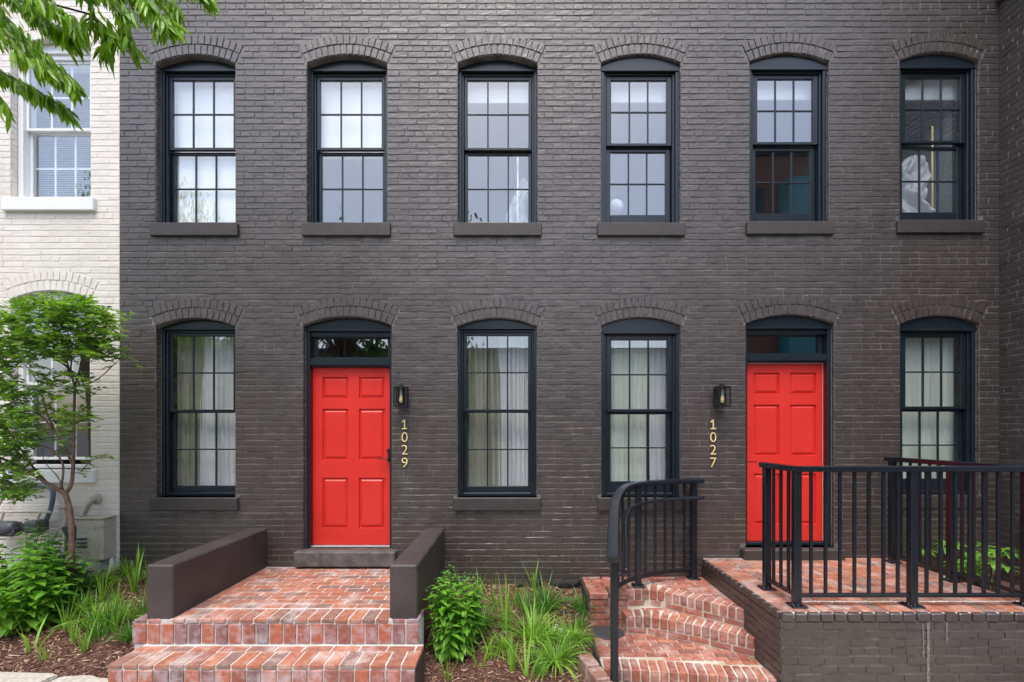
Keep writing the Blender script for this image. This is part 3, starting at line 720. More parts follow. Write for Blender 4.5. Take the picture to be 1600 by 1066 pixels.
lantern(2.25, 2.235, 'small black glass wall lantern left of the right red door, above 1027')

def number(txt, cx, ztop, label):
    t = thing('house_number', label, 'house number', (cx, -.01, ztop))
    for i, ch in enumerate(txt):
        cu = bpy.data.curves.new('digit', 'FONT'); cu.body = ch; cu.size = .146; cu.extrude = .004; cu.offset = -.0022; cu.align_x = 'CENTER'
        o = bpy.data.objects.new('digit_curve', cu); COL.objects.link(o)
        me = bpy.data.meshes.new_from_object(o.evaluated_get(bpy.context.evaluated_depsgraph_get()))
        bpy.data.objects.remove(o)
        zs = [v.co.y for v in me.vertices]; xs = [v.co.x for v in me.vertices]
        h = max(zs)-min(zs); k = .106/h; mx = (max(xs)+min(xs))/2
        for v in me.vertices:
            x, y, z = v.co; v.co = ((x-mx)*k, -.014-z, (y-min(zs))*k-.106-i*.141)
        if ch == '1':       # this numeral stands on a foot and has a flag
            q = MB(); q.box(-.030, .030, -.0195, -.0125, -.106-i*.141, -.094-i*.141); q.box(-.0065, .0065, -.0195, -.0125, -.0945-i*.141, -i*.141)
            q.add([(-.0065,-.0195,-i*.141),(-.0065,-.0195,-.016-i*.141),(-.028,-.0195,-.034-i*.141),(-.028,-.0195,-.020-i*.141),(-.0065,-.0125,-i*.141),(-.0065,-.0125,-.016-i*.141),(-.028,-.0125,-.034-i*.141),(-.028,-.0125,-.020-i*.141)],
                  [(0,3,2,1),(4,5,6,7),(0,4,7,3),(1,2,6,5),(2,3,7,6)])
            me = bpy.data.meshes.new('digit'); me.from_pydata(q.v, [], q.f)
        me.materials.clear(); me.materials.append(M['brass'])
        d = bpy.data.objects.new('digit', me); COL.objects.link(d); d.parent = t
number('1029', -1.243, 1.985, 'vertical brass house number reading 1029 beside the left red door')
number('1027', 2.186, 1.985, 'vertical brass house number reading 1027 left of the right red door')

# ------------------------------------------------------------------ ground
def zfront(X): return -.02-.045*(X+4) if X > -4 else -.02
def zwall(X): return .31 if X < -3 else (.31-(X+3)*.15/2.2 if X < -.8 else .16)
def zg(X, Y):
    t = max(0, min(1.35, -Y/1.7))
    return zwall(X)*(1-t)+zfront(X)*t
def on_ground(px, py):
    a, b = -3.0, 0.3
    for _ in range(40):
        m = (a+b)/2; p = P(px, py, m)
        if p.z < zg(p.x, m): b = m     # ray point below ground -> too far
        else: a = m
    p = P(px, py, a); return Vector((p.x, a, zg(p.x, a)))
def bumpy(X, Y): return zg(X, Y)+.02*noise.noise(Vector((X*2.2, Y*2.2, 0)))+.008*noise.noise(Vector((X*9, Y*9, 3)))
def bed(x0, x1, y0, y1, name, st=.04):
    b = MB(); nx, ny = int((x1-x0)/st), int((y1-y0)/st)
    for i in range(nx+1):
        for j in range(ny+1):
            X = x0+(x1-x0)*i/nx; Y = y0+(y1-y0)*j/ny; b.v.append((X, Y, bumpy(X, Y)))
    b.f = [(i*(ny+1)+j, (i+1)*(ny+1)+j, (i+1)*(ny+1)+j+1, i*(ny+1)+j+1) for i in range(nx) for j in range(ny)]; b.m = [0]*len(b.f)
    return tag(b.build(name, M['soil'], None, smooth=True), kind='structure')
bed(-8.2, -2.9, -1.72, .0, 'soil'); bed(-.9, .72, -2.2, .0, 'soil')
b = MB(); b.add([(4.2,-3.2,.2),(5.4,-3.2,.2),(5.4,.02,.2),(4.2,.02,.2)], [(0,1,2,3)]); tag(b.build('soil', M['soil']), kind='structure')
def chips(x0, x1, y0, y1, n):
    b = MB()
    for _ in range(n):
        X, Y = uni(x0, x1), uni(y0, y1); L_ = uni(.015, .055)*(1 if rnd() < .9 else 1.7); W_ = uni(.005, .012)
        a = uni(0, math.pi); c = Vector((X, Y, bumpy(X, Y)+uni(.001, .014)))
        u = Vector((math.cos(a), math.sin(a), uni(-.35, .35)))*L_/2; v = Vector((-math.sin(a), math.cos(a), uni(-.6, .6)))*W_/2; nn = Vector((0, 0, .003))
        b.add([c-u-v, c+u-v*.5, c+u+v*.7, c-u*.9+v, c+nn], [(0,1,4),(1,2,4),(2,3,4),(3,0,4)])
    return b
tag(chips(-6.2, -2.95, -1.74, -.02, 15000).build('mulch', M['chips']), kind='stuff')
tag(chips(-.85, .70, -2.1, -.02, 9000).build('mulch', M['chips']), kind='stuff')
# sidewalk, street and ground
def slope_sheet(x0, x1, y0, y1, name, m, dz=0):
    b = MB(); n = 30
    for i in range(n+1):
        X = x0+(x1-x0)*i/n; z = max(-.02-.045*(max(min(X, 8), -4)+4), -.5)+dz
        b.v += [(X, y0, z), (X, y1, z)]
    b.f = [(2*i, 2*i+2, 2*i+3, 2*i+1) for i in range(n)]; b.m = [0]*n
    return tag(b.build(name, m), kind='structure')
slope_sheet(-14, 9, -5.2, -1.6, 'sidewalk', M['concrete'], -.03)
slope_sheet(-30, 30, -13, -5.2, 'road', M['asphalt'], -.16)
b = MB(); b.add([(-300,-300,-.62),(300,-300,-.62),(300,300,-.62),(-300,300,-.62)], [(0,1,2,3)]); tag(b.build('ground', M['asphalt']), kind='structure')
def kerb(pts, z, label):
    b = MB(); b.prism(pts, z-.2, z); o = b.build('kerb_stone', M['concrete'], None, fixn=True)
    bm = bmesh.new(); bm.from_mesh(o.data); bmesh.ops.bevel(bm, geom=bm.edges[:], offset=.012, segments=2, affect='EDGES'); bm.to_mesh(o.data); bm.free()
    tag(o, kind='structure')
kerb([(-5.4,-1.65),(-4.9,-2.3),(-3.66,-2.3),(-3.50,-1.735),(-3.56,-1.70),(-4.03,-1.675)], .0, '')
kerb([(-3.64,-2.3),(-2.6,-2.3),(-2.6,-1.8),(-3.16,-1.755),(-3.24,-1.72),(-3.32,-1.712),(-3.475,-1.74)], -.008, '')

# ------------------------------------------------------------------ left stoop
st = thing('brick_stoop', 'red brick stoop with dark stucco side walls before the door of 1029', 'steps', (-1.9, -.8, 0))
ZP = .345
def paver_field(mb, x0, x1, y0, y1, z, rowd=.105, L=.212, th=.03, clip=None, joint=.013):
    y = y1; k = 0
    while y-rowd*.5 > y0:
        a, c = x0, x1
        if clip:
            q1 = clip(y); q2 = clip(y-rowd)
            if not q1 or not q2: y -= rowd; k += 1; continue
            a, c = max(a, q1[0], q2[0]), min(c, q1[1], q2[1])
        x = a; off = (k % 2)*L/2+uni(-.02, .02); n0 = math.floor((a-x0-off)/L)
        d = min(rowd, y-y0)
        while x < c-.03:
            nx = x0+off+(n0+1)*L; n0 += 1
            if nx-x < .04: continue
            nx = min(nx, c)
            if c-nx < .04: nx = c
            mb.cbox(((x+nx)/2+uni(-.001,.001), y-d/2, z-th/2+uni(-.0012, .0012)), X_, Y_, Z_, nx-x-joint, d-joint, th, .003, jit=.0008)
            x = nx
        y -= rowd; k += 1
def header_row(mb, x0, x1, y0, y1, z, n, th=.03, joint=.012):
    w = (x1-x0)/n
    for i in range(n): mb.cbox((x0+w*(i+.5)+uni(-.001,.001), (y0+y1)/2+uni(-.002,.002), z-th/2+uni(-.0015,.0015)), X_, Y_, Z_, w-joint, y1-y0-joint*.6, th, .004, jit=.001)
def soldier_row(mb, x0, x1, y, z0, z1, n, th=.03, joint=.012):
    w = (x1-x0)/n
    for i in range(n): mb.cbox((x0+w*(i+.5), y+th/2+uni(-.0015,.0015), (z0+z1)/2), X_, Y_, Z_, w-joint, th, z1-z0-joint, .004, jit=.001)
m = MB(); m.box(-2.80, -1.01, -1.515, -.001, -.4, ZP-.004); m.box(-3.085, -.79, -1.52, -1.3, -.4, ZP-.010)
m.build('mortar_bed', M['light_mortar'], st)
mb = MB(); paver_field(mb, -2.782, -1.03, -1.30, -.02, ZP); header_row(mb, -2.782, -1.03, -1.535, -1.302, ZP+.001, 16); mb.build('landing', M['red_brick'], st)
mb = MB(); soldier_row(mb, -3.09, -.785, -1.53, .143, ZP-.034, 21); 
for i in range(2): mb.cbox((-3.035+i*.113, -1.42, ZP-.02), X_, Y_, Z_, .1, .21, .03, .004); mb.cbox((-.95+i*.113, -1.42, ZP-.02), X_, Y_, Z_, .1, .21, .03, .004)
for i in range(2):
    mb.cbox((-3.094, -1.47+i*.11, .23), Y_, X_, Z_, .1, .02, .17, .004)
mb.build('riser', M['riser_brick'], st)
s2 = empty('step', (-1.9, -1.8, 0), st)
m = MB(); m.box(-2.996, -.75, -1.872, -1.521, -.4, .139); m.build('mortar_core', M['light_mortar'], s2)
mb = MB(); header_row(mb, -3.01, -.735, -1.885, -1.66, .144, 20); paver_field(mb, -3.01, -.735, -1.66, -1.555, .143, L=.22); mb.build('tread', M['red_brick'], s2)
mb = MB(); soldier_row(mb, -3.006, -.74, -1.884, -.1, .143-.034, 20)
for i in range(3): mb.cbox((-3.0, -1.82+i*.112, .01), Y_, X_, Z_, .1, .02, .19, .004); 
mb.build('riser', M['riser_brick'], s2)
m = MB(); m.box(-.752, -.742, -1.87, -1.53, -.3, .105); m.build('side_render', M['stone_sill'], s2)
for x0, x1, sg in ((-3.003, -2.783, 1), (-1.029, -.805, -1)):
    b = MB(); n = 12
    b.cbox(((x0+x1)/2, -.753, (.775-.3)/2+.0), X_, Y_, Z_, x1-x0, 1.506, 1.075, .012)
    zt0, zt1 = .765, .778
    o = b.build('side_wall', M['stucco'], st)
# mortar smear under side wall ends
# ------------------------------------------------------------------ right winder steps
rs = thing('winding_brick_steps', 'curved red brick steps turning up to the porch of 1027', 'steps', (1.4, -.8, 0))
def edge_rowlocks(mb, pts, z, pitch=.077, depth=.20, h=.10, w=.06, mb2=None, z2=None):
    pts = [Vector((p[0], p[1], 0)) for p in pts]
    seg = [(pts[i+1]-pts[i]).length for i in range(len(pts)-1)]; tot = sum(seg); n = round(tot/pitch); pw = tot/n
    def at(s):
        for i, l in enumerate(seg):
            if s <= l or i == len(seg)-1: return pts[i]+(pts[i+1]-pts[i])*(s/l)
            s -= l
    def dirat(s): return (at(min(tot, s+.09))-at(max(0, s-.09))).normalized()
    for i in range(n):
        s = pw*(i+.5); p = at(s); u = dirat(s); nrm = Vector((u.y, -u.x, 0))
        if nrm.y > 0: nrm = -nrm
        mb.cbox(p-nrm*(depth/2)+Z_*(z-h/2+uni(-.002, .002))+nrm*uni(-.003, .003), u, nrm, Z_, pw-.014, depth, h, .008, jit=.0018)
    if mb2 is not None:
        n = max(2, round(tot/.2)); pw = tot/n
        for i in range(n):
            s = pw*(i+.5); p = at(s); u = dirat(s); nrm = Vector((u.y, -u.x, 0))
            if nrm.y > 0: nrm = -nrm
            mb2.cbox(p-nrm*.055+Z_*(z-h-.012-z2/2), u, nrm, Z_, pw-.014, .1, z2, .004, jit=.001)
def xclip(poly):
    def f(y):
        xs = []
        for i in range(len(poly)):
            (x0, y0), (x1, y1) = poly[i], poly[(i+1) % len(poly)]
            if (y0-y)*(y1-y) < 0: xs.append(x0+(x1-x0)*(y-y0)/(y1-y0))
        return (min(xs), max(xs)) if len(xs) >= 2 else None
    return f
E1 = [(1.13,-.475),(1.28,-.46),(1.44,-.49),(1.67,-.68),(1.90,-.886),(2.065,-1.04)]
E2 = [(1.07,-.735),(1.22,-.745),(1.40,-.80),(1.66,-.945),(2.065,-1.24)]
E3 = [(.72,-1.43),(1.1,-1.47),(1.6,-1.54),(2.065,-1.61)]
ZL = [.24, .07, -.10]
def inner(E, d): return [(p[0]-.0, p[1]+d) for p in E]
for k, (E, z, back, xl) in enumerate(((E1, .24, 0, .72), (E2, .07, -.3, 1.07), (E3, -.10, -.5, .70))):
    s_ = empty('step', (1.5, E[2][1], z-.1), rs)
    m = MB()
    if k == 0: poly = [(1.10, -.003), (1.10, -.50)]+inner(E, .012)[0:]+[(2.066, -.003)]
    elif k == 1: poly = [(1.075, -.35)]+inner(E, .012)+[(2.066, -.35)]
    else: poly = [(.70, -.35)]+inner(E, .012)+[(2.066, -.35)]
    m.prism(poly[::1], -.45-.01*k, z-.010); m.build('mortar_core', M['tan_mortar'], s_, fixn=True)
    mb, mb2 = MB(), MB()
    edge_rowlocks(mb, E, z, mb2=mb, z2=.05)
    ip = [(q[0], q[1]+.215) for q in E]
    if k == 0: poly2 = [(1.12, -.01)]+[(q[0], q[1]+.2+.0) for q in E if q[1]+.2 < -.02]+[(2.06, -.01)]
    elif k == 1: poly2 = None
    else: poly2 = [(.71, -.57)]+ip+[(2.06, -.57)]
    if poly2: paver_field(mb, .72, 2.06, -1.6, -.012 if k == 0 else -.58, z-.002, clip=xclip(poly2), rowd=.095 if k == 0 else .07, L=.2)
    else: paver_field(mb, 1.08, 2.06, -1.2, -.5, z-.003, clip=xclip([(1.08,-.45),(1.08,-.53),(1.4,-.6),(1.66,-.75),(2.06,-1.05),(2.06,-.45)]), rowd=.07)
    if k == 1:
        mb.cbox((1.088, -.64, z-.055), X_, Y_, Z_, .05, .165, .1, .006, jit=.001)
    mb.build('brickwork', M['winder_brick'], s_)
ped = empty('pedestal', (.9, -.3, 0), rs)
m = MB(); m.box(.725, 1.125, -.55, -.002, -.4, .172); m.build('mortar_core', M['tan_mortar'], ped)
mb = MB()
for i in range(2):
    mb.cbox((.722+.105+i*.205, -.475, .205), X_, Y_, Z_, .19, .2, .065, .008, jit=.002)
paver_field(mb, .722, 1.13, -.375, -.012, .238, L=.2, rowd=.1, th=.06)
z = .165; k = 0
while z > -.12:
    xs = [.728, .86+.06*(k % 2), 1.0+.04*(k % 2), 1.123]
    for a, c in zip(xs, xs[1:]): mb.cbox(((a+c)/2, -.545, z-.03), X_, Y_, Z_, c-a-.012, .04, .055, .004, jit=.001)
    z -= .068; k += 1
mb.build('brickwork', M['winder_brick'], ped)
m = MB(); m.box(.700, .722, -.60, -.002, -.3, .228); m.box(.676, .700, -1.35, -.2, -.35, -.04); m.build('side_render', M['stone_sill'], ped)
# border bricks left of the steps
for i in range(3):
    p = on_ground(931+i*13, 1043+i*17)
    b = MB(); b.cbox((.60+i*.05, -1.40-.205*i, -.115-.012*i), Vector((.95,.25,0)).normalized(), Vector((.22,-.97,0)).normalized(), Z_, .12, .195, .16, .008, jit=.002)
    tag(b.build('border_brick', M['red_brick'], None, fixn=True), ['red border brick at the back of the row along the mulch bed', 'red border brick in the middle of the row along the mulch bed', 'red border brick at the front of the row along the mulch bed'][i], 'brick', 'border bricks beside the curved steps')
b = MB(); b.lathe([(.165, -.01), (.165, .004), (.155, .008), (.145, .006), (.0005, .007)], (.885, -.70, -.10), 36)
tag(b.build('drain_cover', M['lid'], None, origin=(.885, -.7, -.1)), 'round dark iron drain cover set in the brick beside the railing post', 'drain cover')

# ------------------------------------------------------------------ right porch
po = thing('brick_porch', 'raised porch with dark painted brick sides and red brick paving before door 1027', 'porch', (3.1, -.8, 0))
PX0, PX1, PY, PZ = 2.07, 4.22, -1.655, .445
m = MB(); m.box(PX0, PX1, PY, -.002, -.6, PZ-.07); m.build('wall_face', M['dark_mortar'], po)
m = MB(); m.box(PX0+.012, PX1-.012, PY+.012, -.003, PZ-.069, PZ-.008); m.build('mortar_bed', M['light_mortar'], po)
mb = MB()
zb = PZ-.068-COURSE*14
lay_courses(mb, PX0, PX1, zb, PZ-.068, (lambda x, z: Vector((x, PY, z)), X_, Z_, NF), (), proud=.008, header_every=6, ends=.7)
lay_courses(mb, 0, -PY, zb, PZ-.068, (lambda x, z: Vector((PX0, -x, z)), -Y_, Z_, -X_), (), proud=.008, header_every=6, ends=.7)
lay_courses(mb, 0, -PY, zb, PZ-.068, (lambda x, z: Vector((PX1, x+PY, z)), Y_, Z_, X_), (), proud=.008, header_every=6)
# painted coping edge
x = PX0
while x < PX1-.02:
    w = uni(.098, .112); mb.cbox((x+w/2, PY+.012, PZ-.037), X_, Y_, Z_, w-.008, .05, .066, .009, jit=.003); x += w
y = PY+.04
while y < -.05:
    w = .105; mb.cbox((PX0+.012, y+w/2, PZ-.037), X_, Y_, Z_, .05, w-.008, .066, .009, jit=.003); y += w
def drips(n, L, tc, cin, b): return cin
mb.build('brickwork', M['dark_brick'], po, smooth=False)
mb = MB(); n = 20; w = (PX1-PX0-.03)/n
for i in range(n): mb.cbox((PX0+.012+w*(i+.5), PY+.135, PZ-.02+uni(-.0012,.0012)), X_, Y_, Z_, w-.011, .215, .045, .005, jit=.001)
yy = PY+.245
while yy < -.08: mb.cbox((PX0+.125, yy+.052, PZ-.02), X_, Y_, Z_, .215, .094, .045, .005, jit=.001); yy += .105
paver_field(mb, PX0+.24, PX1-.02, PY+.25, -.01, PZ+.001, rowd=.105, L=.212)
mb.build('paving', M['red_brick'], po)
# white mineral drips on the front
b = MB()
for cx, w, z0, z1 in ((3.205, .012, -.2, .37), (3.165, .006, .1, .36), (3.35, .006, .2, .37)):
    n = 16; pts = []
    for i in range(n+1):
        z = z0+(z1-z0)*i/n; ww = w*(.4+uni(.2, .8)); xo = cx+uni(-.003, .003); b.v += [(xo-ww, PY-.0105, z), (xo+ww, PY-.0105, z)]
    base = len(b.v)-2*(n+1)
    b.f += [(base+2*i, base+2*i+1, base+2*i+3, base+2*i+2) for i in range(n)]
b.m = [0]*len(b.f)
b.build('lime_streak', mat('lime_bloom', (.07,.06,.055), (.24,.22,.21), 60, .8), po)

# ------------------------------------------------------------------ railings
def post(p, z0, z1, parent, w=.058, foot=True):
    b = MB(); b.cbox((p[0], p[1], (z0+z1)/2), X_, Y_, Z_, w, w, z1-z0, .004); o = b.build('post', M['black_metal'], parent)
    if foot:
        b = MB(); b.cbox((p[0], p[1], z0+.006), X_, Y_, Z_, .125, .125, .012, .003)
        for sx in (-1, 1):
            for sy in (-1, 1): b.lathe([(.008, 0), (.008, .008), (.004, .012)], (p[0]+sx*.045, p[1]+sy*.045, z0+.012), 8)
        b.lathe([(.045, .0), (.04, .012), (.033, .02)], (p[0], p[1], z0+.010), 4)
        b.build('base_plate', M['black_metal'], o)
    return o
rl = thing('porch_railing', 'black metal railing with square balusters round the porch of 1027', 'railing', (3.2, -1.5, PZ))
A, Bc, Cc, Dd = (2.245, -1.08), (2.265, -1.515), (3.20, -1.515), (4.125, -1.515)
Ee, Ff = (4.10, -.85), (4.05, -.19)
ZR = 1.555
for p in (A, Bc, Cc, Dd, Ee, Ff): post(p, PZ+.001, ZR-.02, rl)
b = MB(); b.bar([(2.243, -1.01, ZR), (2.265, -1.515-.036, ZR)], .072, .046); b.build('top_rail', M['black_metal'], rl)
b = MB(); b.bar([(2.232, -1.515, ZR+.0005), (4.161, -1.515, ZR+.0005)], .072, .046); b.build('top_rail', M['black_metal'], rl)
b = MB(); b.bar([(4.045, -.12, ZR+.001), (4.127, -1.48, ZR+.001)], .072, .046); b.build('top_rail', M['black_metal'], rl)
for a, c in ((A, Bc), (Bc, Cc), (Cc, Dd), (Dd, Ee), (Ee, Ff)):
    a3, c3 = Vector((*a, PZ+.09)), Vector((*c, PZ+.09)); d = (c3-a3).normalized()
    b = MB(); b.bar([a3+d*.03, c3-d*.03], .034, .03, c=.003); b.build('bottom_rail', M['black_metal'], rl)
    n = max(2, round((c3-a3).length/.117))
    for i in range(1, n):
        q = a3+(c3-a3)*i/n; b = MB(); b.cbox((q.x, q.y, (PZ+.105+ZR-.023)/2), d, d.cross(Z_), Z_, .022, .022, ZR-.023-PZ-.105, .002); b.build('baluster', M['black_metal'], rl)

def spline(pts, n=8):
    pts = [Vector(p) for p in pts]; o = []
    for i in range(len(pts)-1):
        p0, p1, p2, p3 = pts[max(i-1, 0)], pts[i], pts[i+1], pts[min(i+2, len(pts)-1)]
        for k in range(n):
            t = k/n; o.append(.5*((2*p1)+(p2-p0)*t+(2*p0-5*p1+4*p2-p3)*t*t+(3*p1-p0-3*p2+p3)*t**3))
    o.append(pts[-1]); return o
cr = thing('curved_handrail', 'black curved stair railing with a round grab bar beside the winding steps', 'railing', (1.2, -.7, .24))
top = spline([(2.04,-.08,1.312),(1.7,-.17,1.312),(1.36,-.31,1.308),(1.13,-.46,1.285),(1.0,-.64,1.215),(.93,-.84,1.135),(.87,-1.1,1.055),(.80,-1.42,.968),(.733,-1.76,.885)])
b = MB(); b.bar(top, .10, .05, c=.012); b.build('top_rail', M['black_metal'], cr, smooth=False)
bot = spline([(1.94,-.10,.345),(1.65,-.17,.342),(1.36,-.31,.335),(1.13,-.46,.325),(1.0,-.64,.315),(.92,-.92,.335),(.85,-1.25,.40),(.79,-1.56,.50)])
b = MB(); b.bar(bot, .034, .036, c=.003); b.build('bottom_rail', M['black_metal'], cr)
post((1.94, -.10), .24, 1.29, cr, .06); post((1.27, -.355), .24, 1.29, cr, .06)
post((.775, -1.60), -.45, .905, cr, .056, foot=False)
def near(path, s):
    Ls = [0]
    for i in range(len(path)-1): Ls.append(Ls[-1]+(path[i+1]-path[i]).length)
    s *= Ls[-1]
    for i in range(len(path)-1):
        if s <= Ls[i+1]: return path[i]+(path[i+1]-path[i])*((s-Ls[i])/(Ls[i+1]-Ls[i]))
    return path[-1]
NB = 17
for i in range(1, NB):
    q = near(bot, i/NB)
    if (Vector((q.x, q.y))-Vector((1.27, -.355))).length < .05: continue
    tz = min(top, key=lambda p: (p.x-q.x)**2+(p.y-q.y)**2)
    b = MB(); b.cbox(((q.x+tz.x)/2, (q.y+tz.y)/2, (q.z+tz.z-.02)/2+.01), X_, Y_, Z_, .025, .025, tz.z-q.z-.03, .002); b.build('baluster', M['black_metal'], cr)
grab = spline([(2.02,-.175,1.14),(1.75,-.25,1.14),(1.47,-.36,1.135),(1.25,-.49,1.115),(1.10,-.65,1.06),(1.02,-.90,.95),(.96,-1.2,.82),(.895,-1.47,.715)])
b = MB(); b.tube(grab, .0185, 10); b.tube([(.895,-1.475,.712),(.79,-1.545,.70)], .0185, 10); b.tube([(2.0,-.175,1.14),(1.96,-.12,1.10)], .01, 8); b.tube([(1.30,-.46,1.115),(1.28,-.39,1.08)], .01, 8)
b.build('grab_bar', M['black_metal'], cr, smooth=True)

# ------------------------------------------------------------------ utility gear on the cream house
t = thing('utility_box', 'beige grey utility box mounted low on the cream wall beside the dark house', 'utility box', (-4.56, -.1, .8))
b = MB(); b.box(-4.755, -4.46, -.185, -.012, .46, .905, c=.01); b.build('cabinet', M['grey_box'], t)
b = MB(); b.box(-4.762, -4.453, -.195, -.01, .905, .925, c=.004); b.build('lid', M['grey_box'], t)
b = MB()
for z in (.70, .655, .615): b.cbox((-4.68, -.2, z), X_, Y_, Z_, .11, .03, .014, .003)
b.build('louver', M['meter'], t)
b = MB(); pts = spline([(-4.53,-.1,.46),(-4.53,-.11,.40),(-4.56,-.13,.33),(-4.63,-.16,.27)], 12); b.tube(pts, [.022 if i % 2 else .027 for i in range(len(pts))], 10); b.build('conduit', M['pipe_grey'], t)
b = MB(); b.tube([(-4.475,-.06,.46),(-4.475,-.06,.22)], .022, 8); b.build('ground_pipe', M['white_trim'], t)
b = MB(); b.tube(spline([(-4.67,-.03,1.10),(-4.70,-.07,1.06),(-4.76,-.08,.93),(-4.82,-.09,.80)], 6), .024, 8); b.lathe([(.05,-.01),(.06,.01),(.03,.03)], (-4.67,-.03,1.10), 10, axis='y')
tag(b.build('wall_conduit', M['pipe_beige'], None, smooth=True), 'beige bent conduit coming out of the cream wall above the utility box', 'pipe')
b = MB(); b.cbox((-4.86, -.13, .74), Vector((.85,.2,.3)).normalized(), Vector((-.2,.97,0)).normalized(), Vector((-.3,-.1,.95)).normalized(), .10, .05, .20, .012)
b.cbox((-4.80, -.17, .80), X_, Y_, Z_, .11, .05, .07, .01); tag(b.build('junction_box', M['meter'], None, fixn=True), 'dented grey junction box hanging left of the utility box', 'box')
t = thing('gas_meter', 'dark grey gas meter with pipes low on the cream wall behind the plants', 'gas meter', (-5.5, -.2, .8))
b = MB(); b.lathe([(.02,-.17),(.075,-.16),(.085,-.1),(.085,.1),(.075,.16),(.02,.17)], (-5.56, -.16, .80), 18, axis='x'); b.build('meter_body', M['meter'], t, smooth=True)
b = MB(); b.box(-5.30, -5.14, -.22, -.06, .76, .89, c=.02); b.lathe([(.05,-.03),(.05,.03)], (-5.42,-.2,.79), 14, axis='y'); b.build('regulator', M['meter'], t)
b = MB(); b.tube([(-5.72,-.1,.97),(-5.10,-.1,.97)], .014, 8); b.tube([(-5.62,-.1,.97),(-5.62,-.14,.86)], .014, 8); b.tube([(-5.22,-.1,.97),(-5.22,-.14,.87)], .014, 8); b.tube([(-5.72,-.1,.97),(-5.60,-.04,1.25),(-5.5,-.02,1.3)], .012, 8); b.build('pipework', M['pipe_beige'], t)
b = MB(); b.tube(spline([(-5.55,-.04,1.22),(-5.3,-.05,1.255),(-5.13,-.06,1.22),(-5.12,-.07,1.05),(-5.17,-.08,.88)], 8), .024, 10)
tag(b.build('drain_pipe', M['pipe_blue'], None, smooth=True), 'slate blue bent pipe on the cream wall below the window sill', 'pipe')
b = MB(); b.tube([(-4.97,-.06,.50),(-4.97,-.06,1.0)], .017, 8); b.lathe([(.03,0),(.035,.02),(.02,.035)], (-4.97,-.06,1.0), 10)
tag(b.build('vent_pipe', M['pipe_beige'], None, smooth=True), 'short upright beige pipe with a cap behind the crape myrtle stem', 'pipe')

# ------------------------------------------------------------------ small items in the centre bed
p = on_ground(881, 962); b = MB(); b.tube([p-Z_*.05, p+Z_*.07], .014, 10)
t = thing('survey_stake', 'grey plastic stub with an orange cap in the mulch near the curved steps', 'stub pipe', p); b.build('stub', M['pipe_blue'], t, smooth=True)
b = MB(); b.lathe([(.018, 0), (.02, .008), (.012, .016)], p+Z_*.068, 10); b.build('cap', M['orange'], t)
p = on_ground(868, 985); b = MB()
for _ in range(46):
    a, r_ = uni(0, 6.28), abs(random.gauss(0, .045)); c = Vector((p.x+r_*math.cos(a), p.y+r_*math.sin(a)*1.2, p.z+.008+uni(0, .012))); s_ = uni(.008, .018)
    b.lathe([(s_*.4,-s_*.4),(s_,-.1*s_),(s_*.85,s_*.4),(s_*.2,s_*.6)], c, 6)
tag(b.build('pebbles', M['pebble'], None), kind='stuff')
def rock(px, py, sx, sz, label):
    p = on_ground(px, py); b = MB(); n, m_ = 12, 8
    for j in range(m_+1):
        th = math.pi*j/m_
        for i in range(n):
            a = 2*math.pi*i/n; d = Vector((math.sin(th)*math.cos(a), math.sin(th)*math.sin(a), math.cos(th)))
            q = 1+.35*noise.noise(d*1.8+Vector((px, 0, 0)))
            d2 = Vector([math.copysign(abs(x)**.6, x) for x in d])
            b.v.append((p.x+d2.x*sx*q, -.06+d2.y*.06*q, p.z+sz*.7+d2.z*sz*q))
    b.f = [(j*n+i, (j+1)*n+i, (j+1)*n+(i+1) % n, j*n+(i+1) % n) for j in range(m_) for i in range(n)]; b.m = [0]*len(b.f)
    tag(b.build('foundation_stone', M['rubble'], None, smooth=True, fixn=True), label, 'stone', 'dark stones at the foot of the wall')
rock(884, 914, .16, .035, 'long dark stone at the wall foot left of the brick pedestal')
rock(812, 914, .05, .022, 'small dark stone at the wall foot left of the tall grass clump')
rock(836, 914, .07, .045, 'dark stone at the wall foot behind the tall grass clump')

# ------------------------------------------------------------------ foliage
def leaf(b, p, d, up, L, W, fold=.25, curl=.15, wide=.4, drop=0):
    """pointed leaf from p along d"""
    d = d.normalized(); s_ = d.cross(up)
    if s_.length < 1e-3: s_ = d.orthogonal()
    s_.normalize(); n = s_.cross(d)
    q1 = p+d*L*wide*.55-n*0; q2 = p+d*L*(wide+.22)-n*curl*L*.35; q3 = p+d*L-n*curl*L-Z_*drop*L
    e = n*fold*W
    b.add([p, q1, q2, q3, q1+s_*W*.42+e, q2+s_*W*.40+e, q1-s_*W*.42+e, q2-s_*W*.40+e],
          [(0,1,4),(4,1,2,5),(5,2,3),(1,0,6),(2,1,6,7),(3,2,7)])
def rdir(): 
    v = Vector((random.gauss(0,1), random.gauss(0,1), random.gauss(0,1))); return v.normalized()

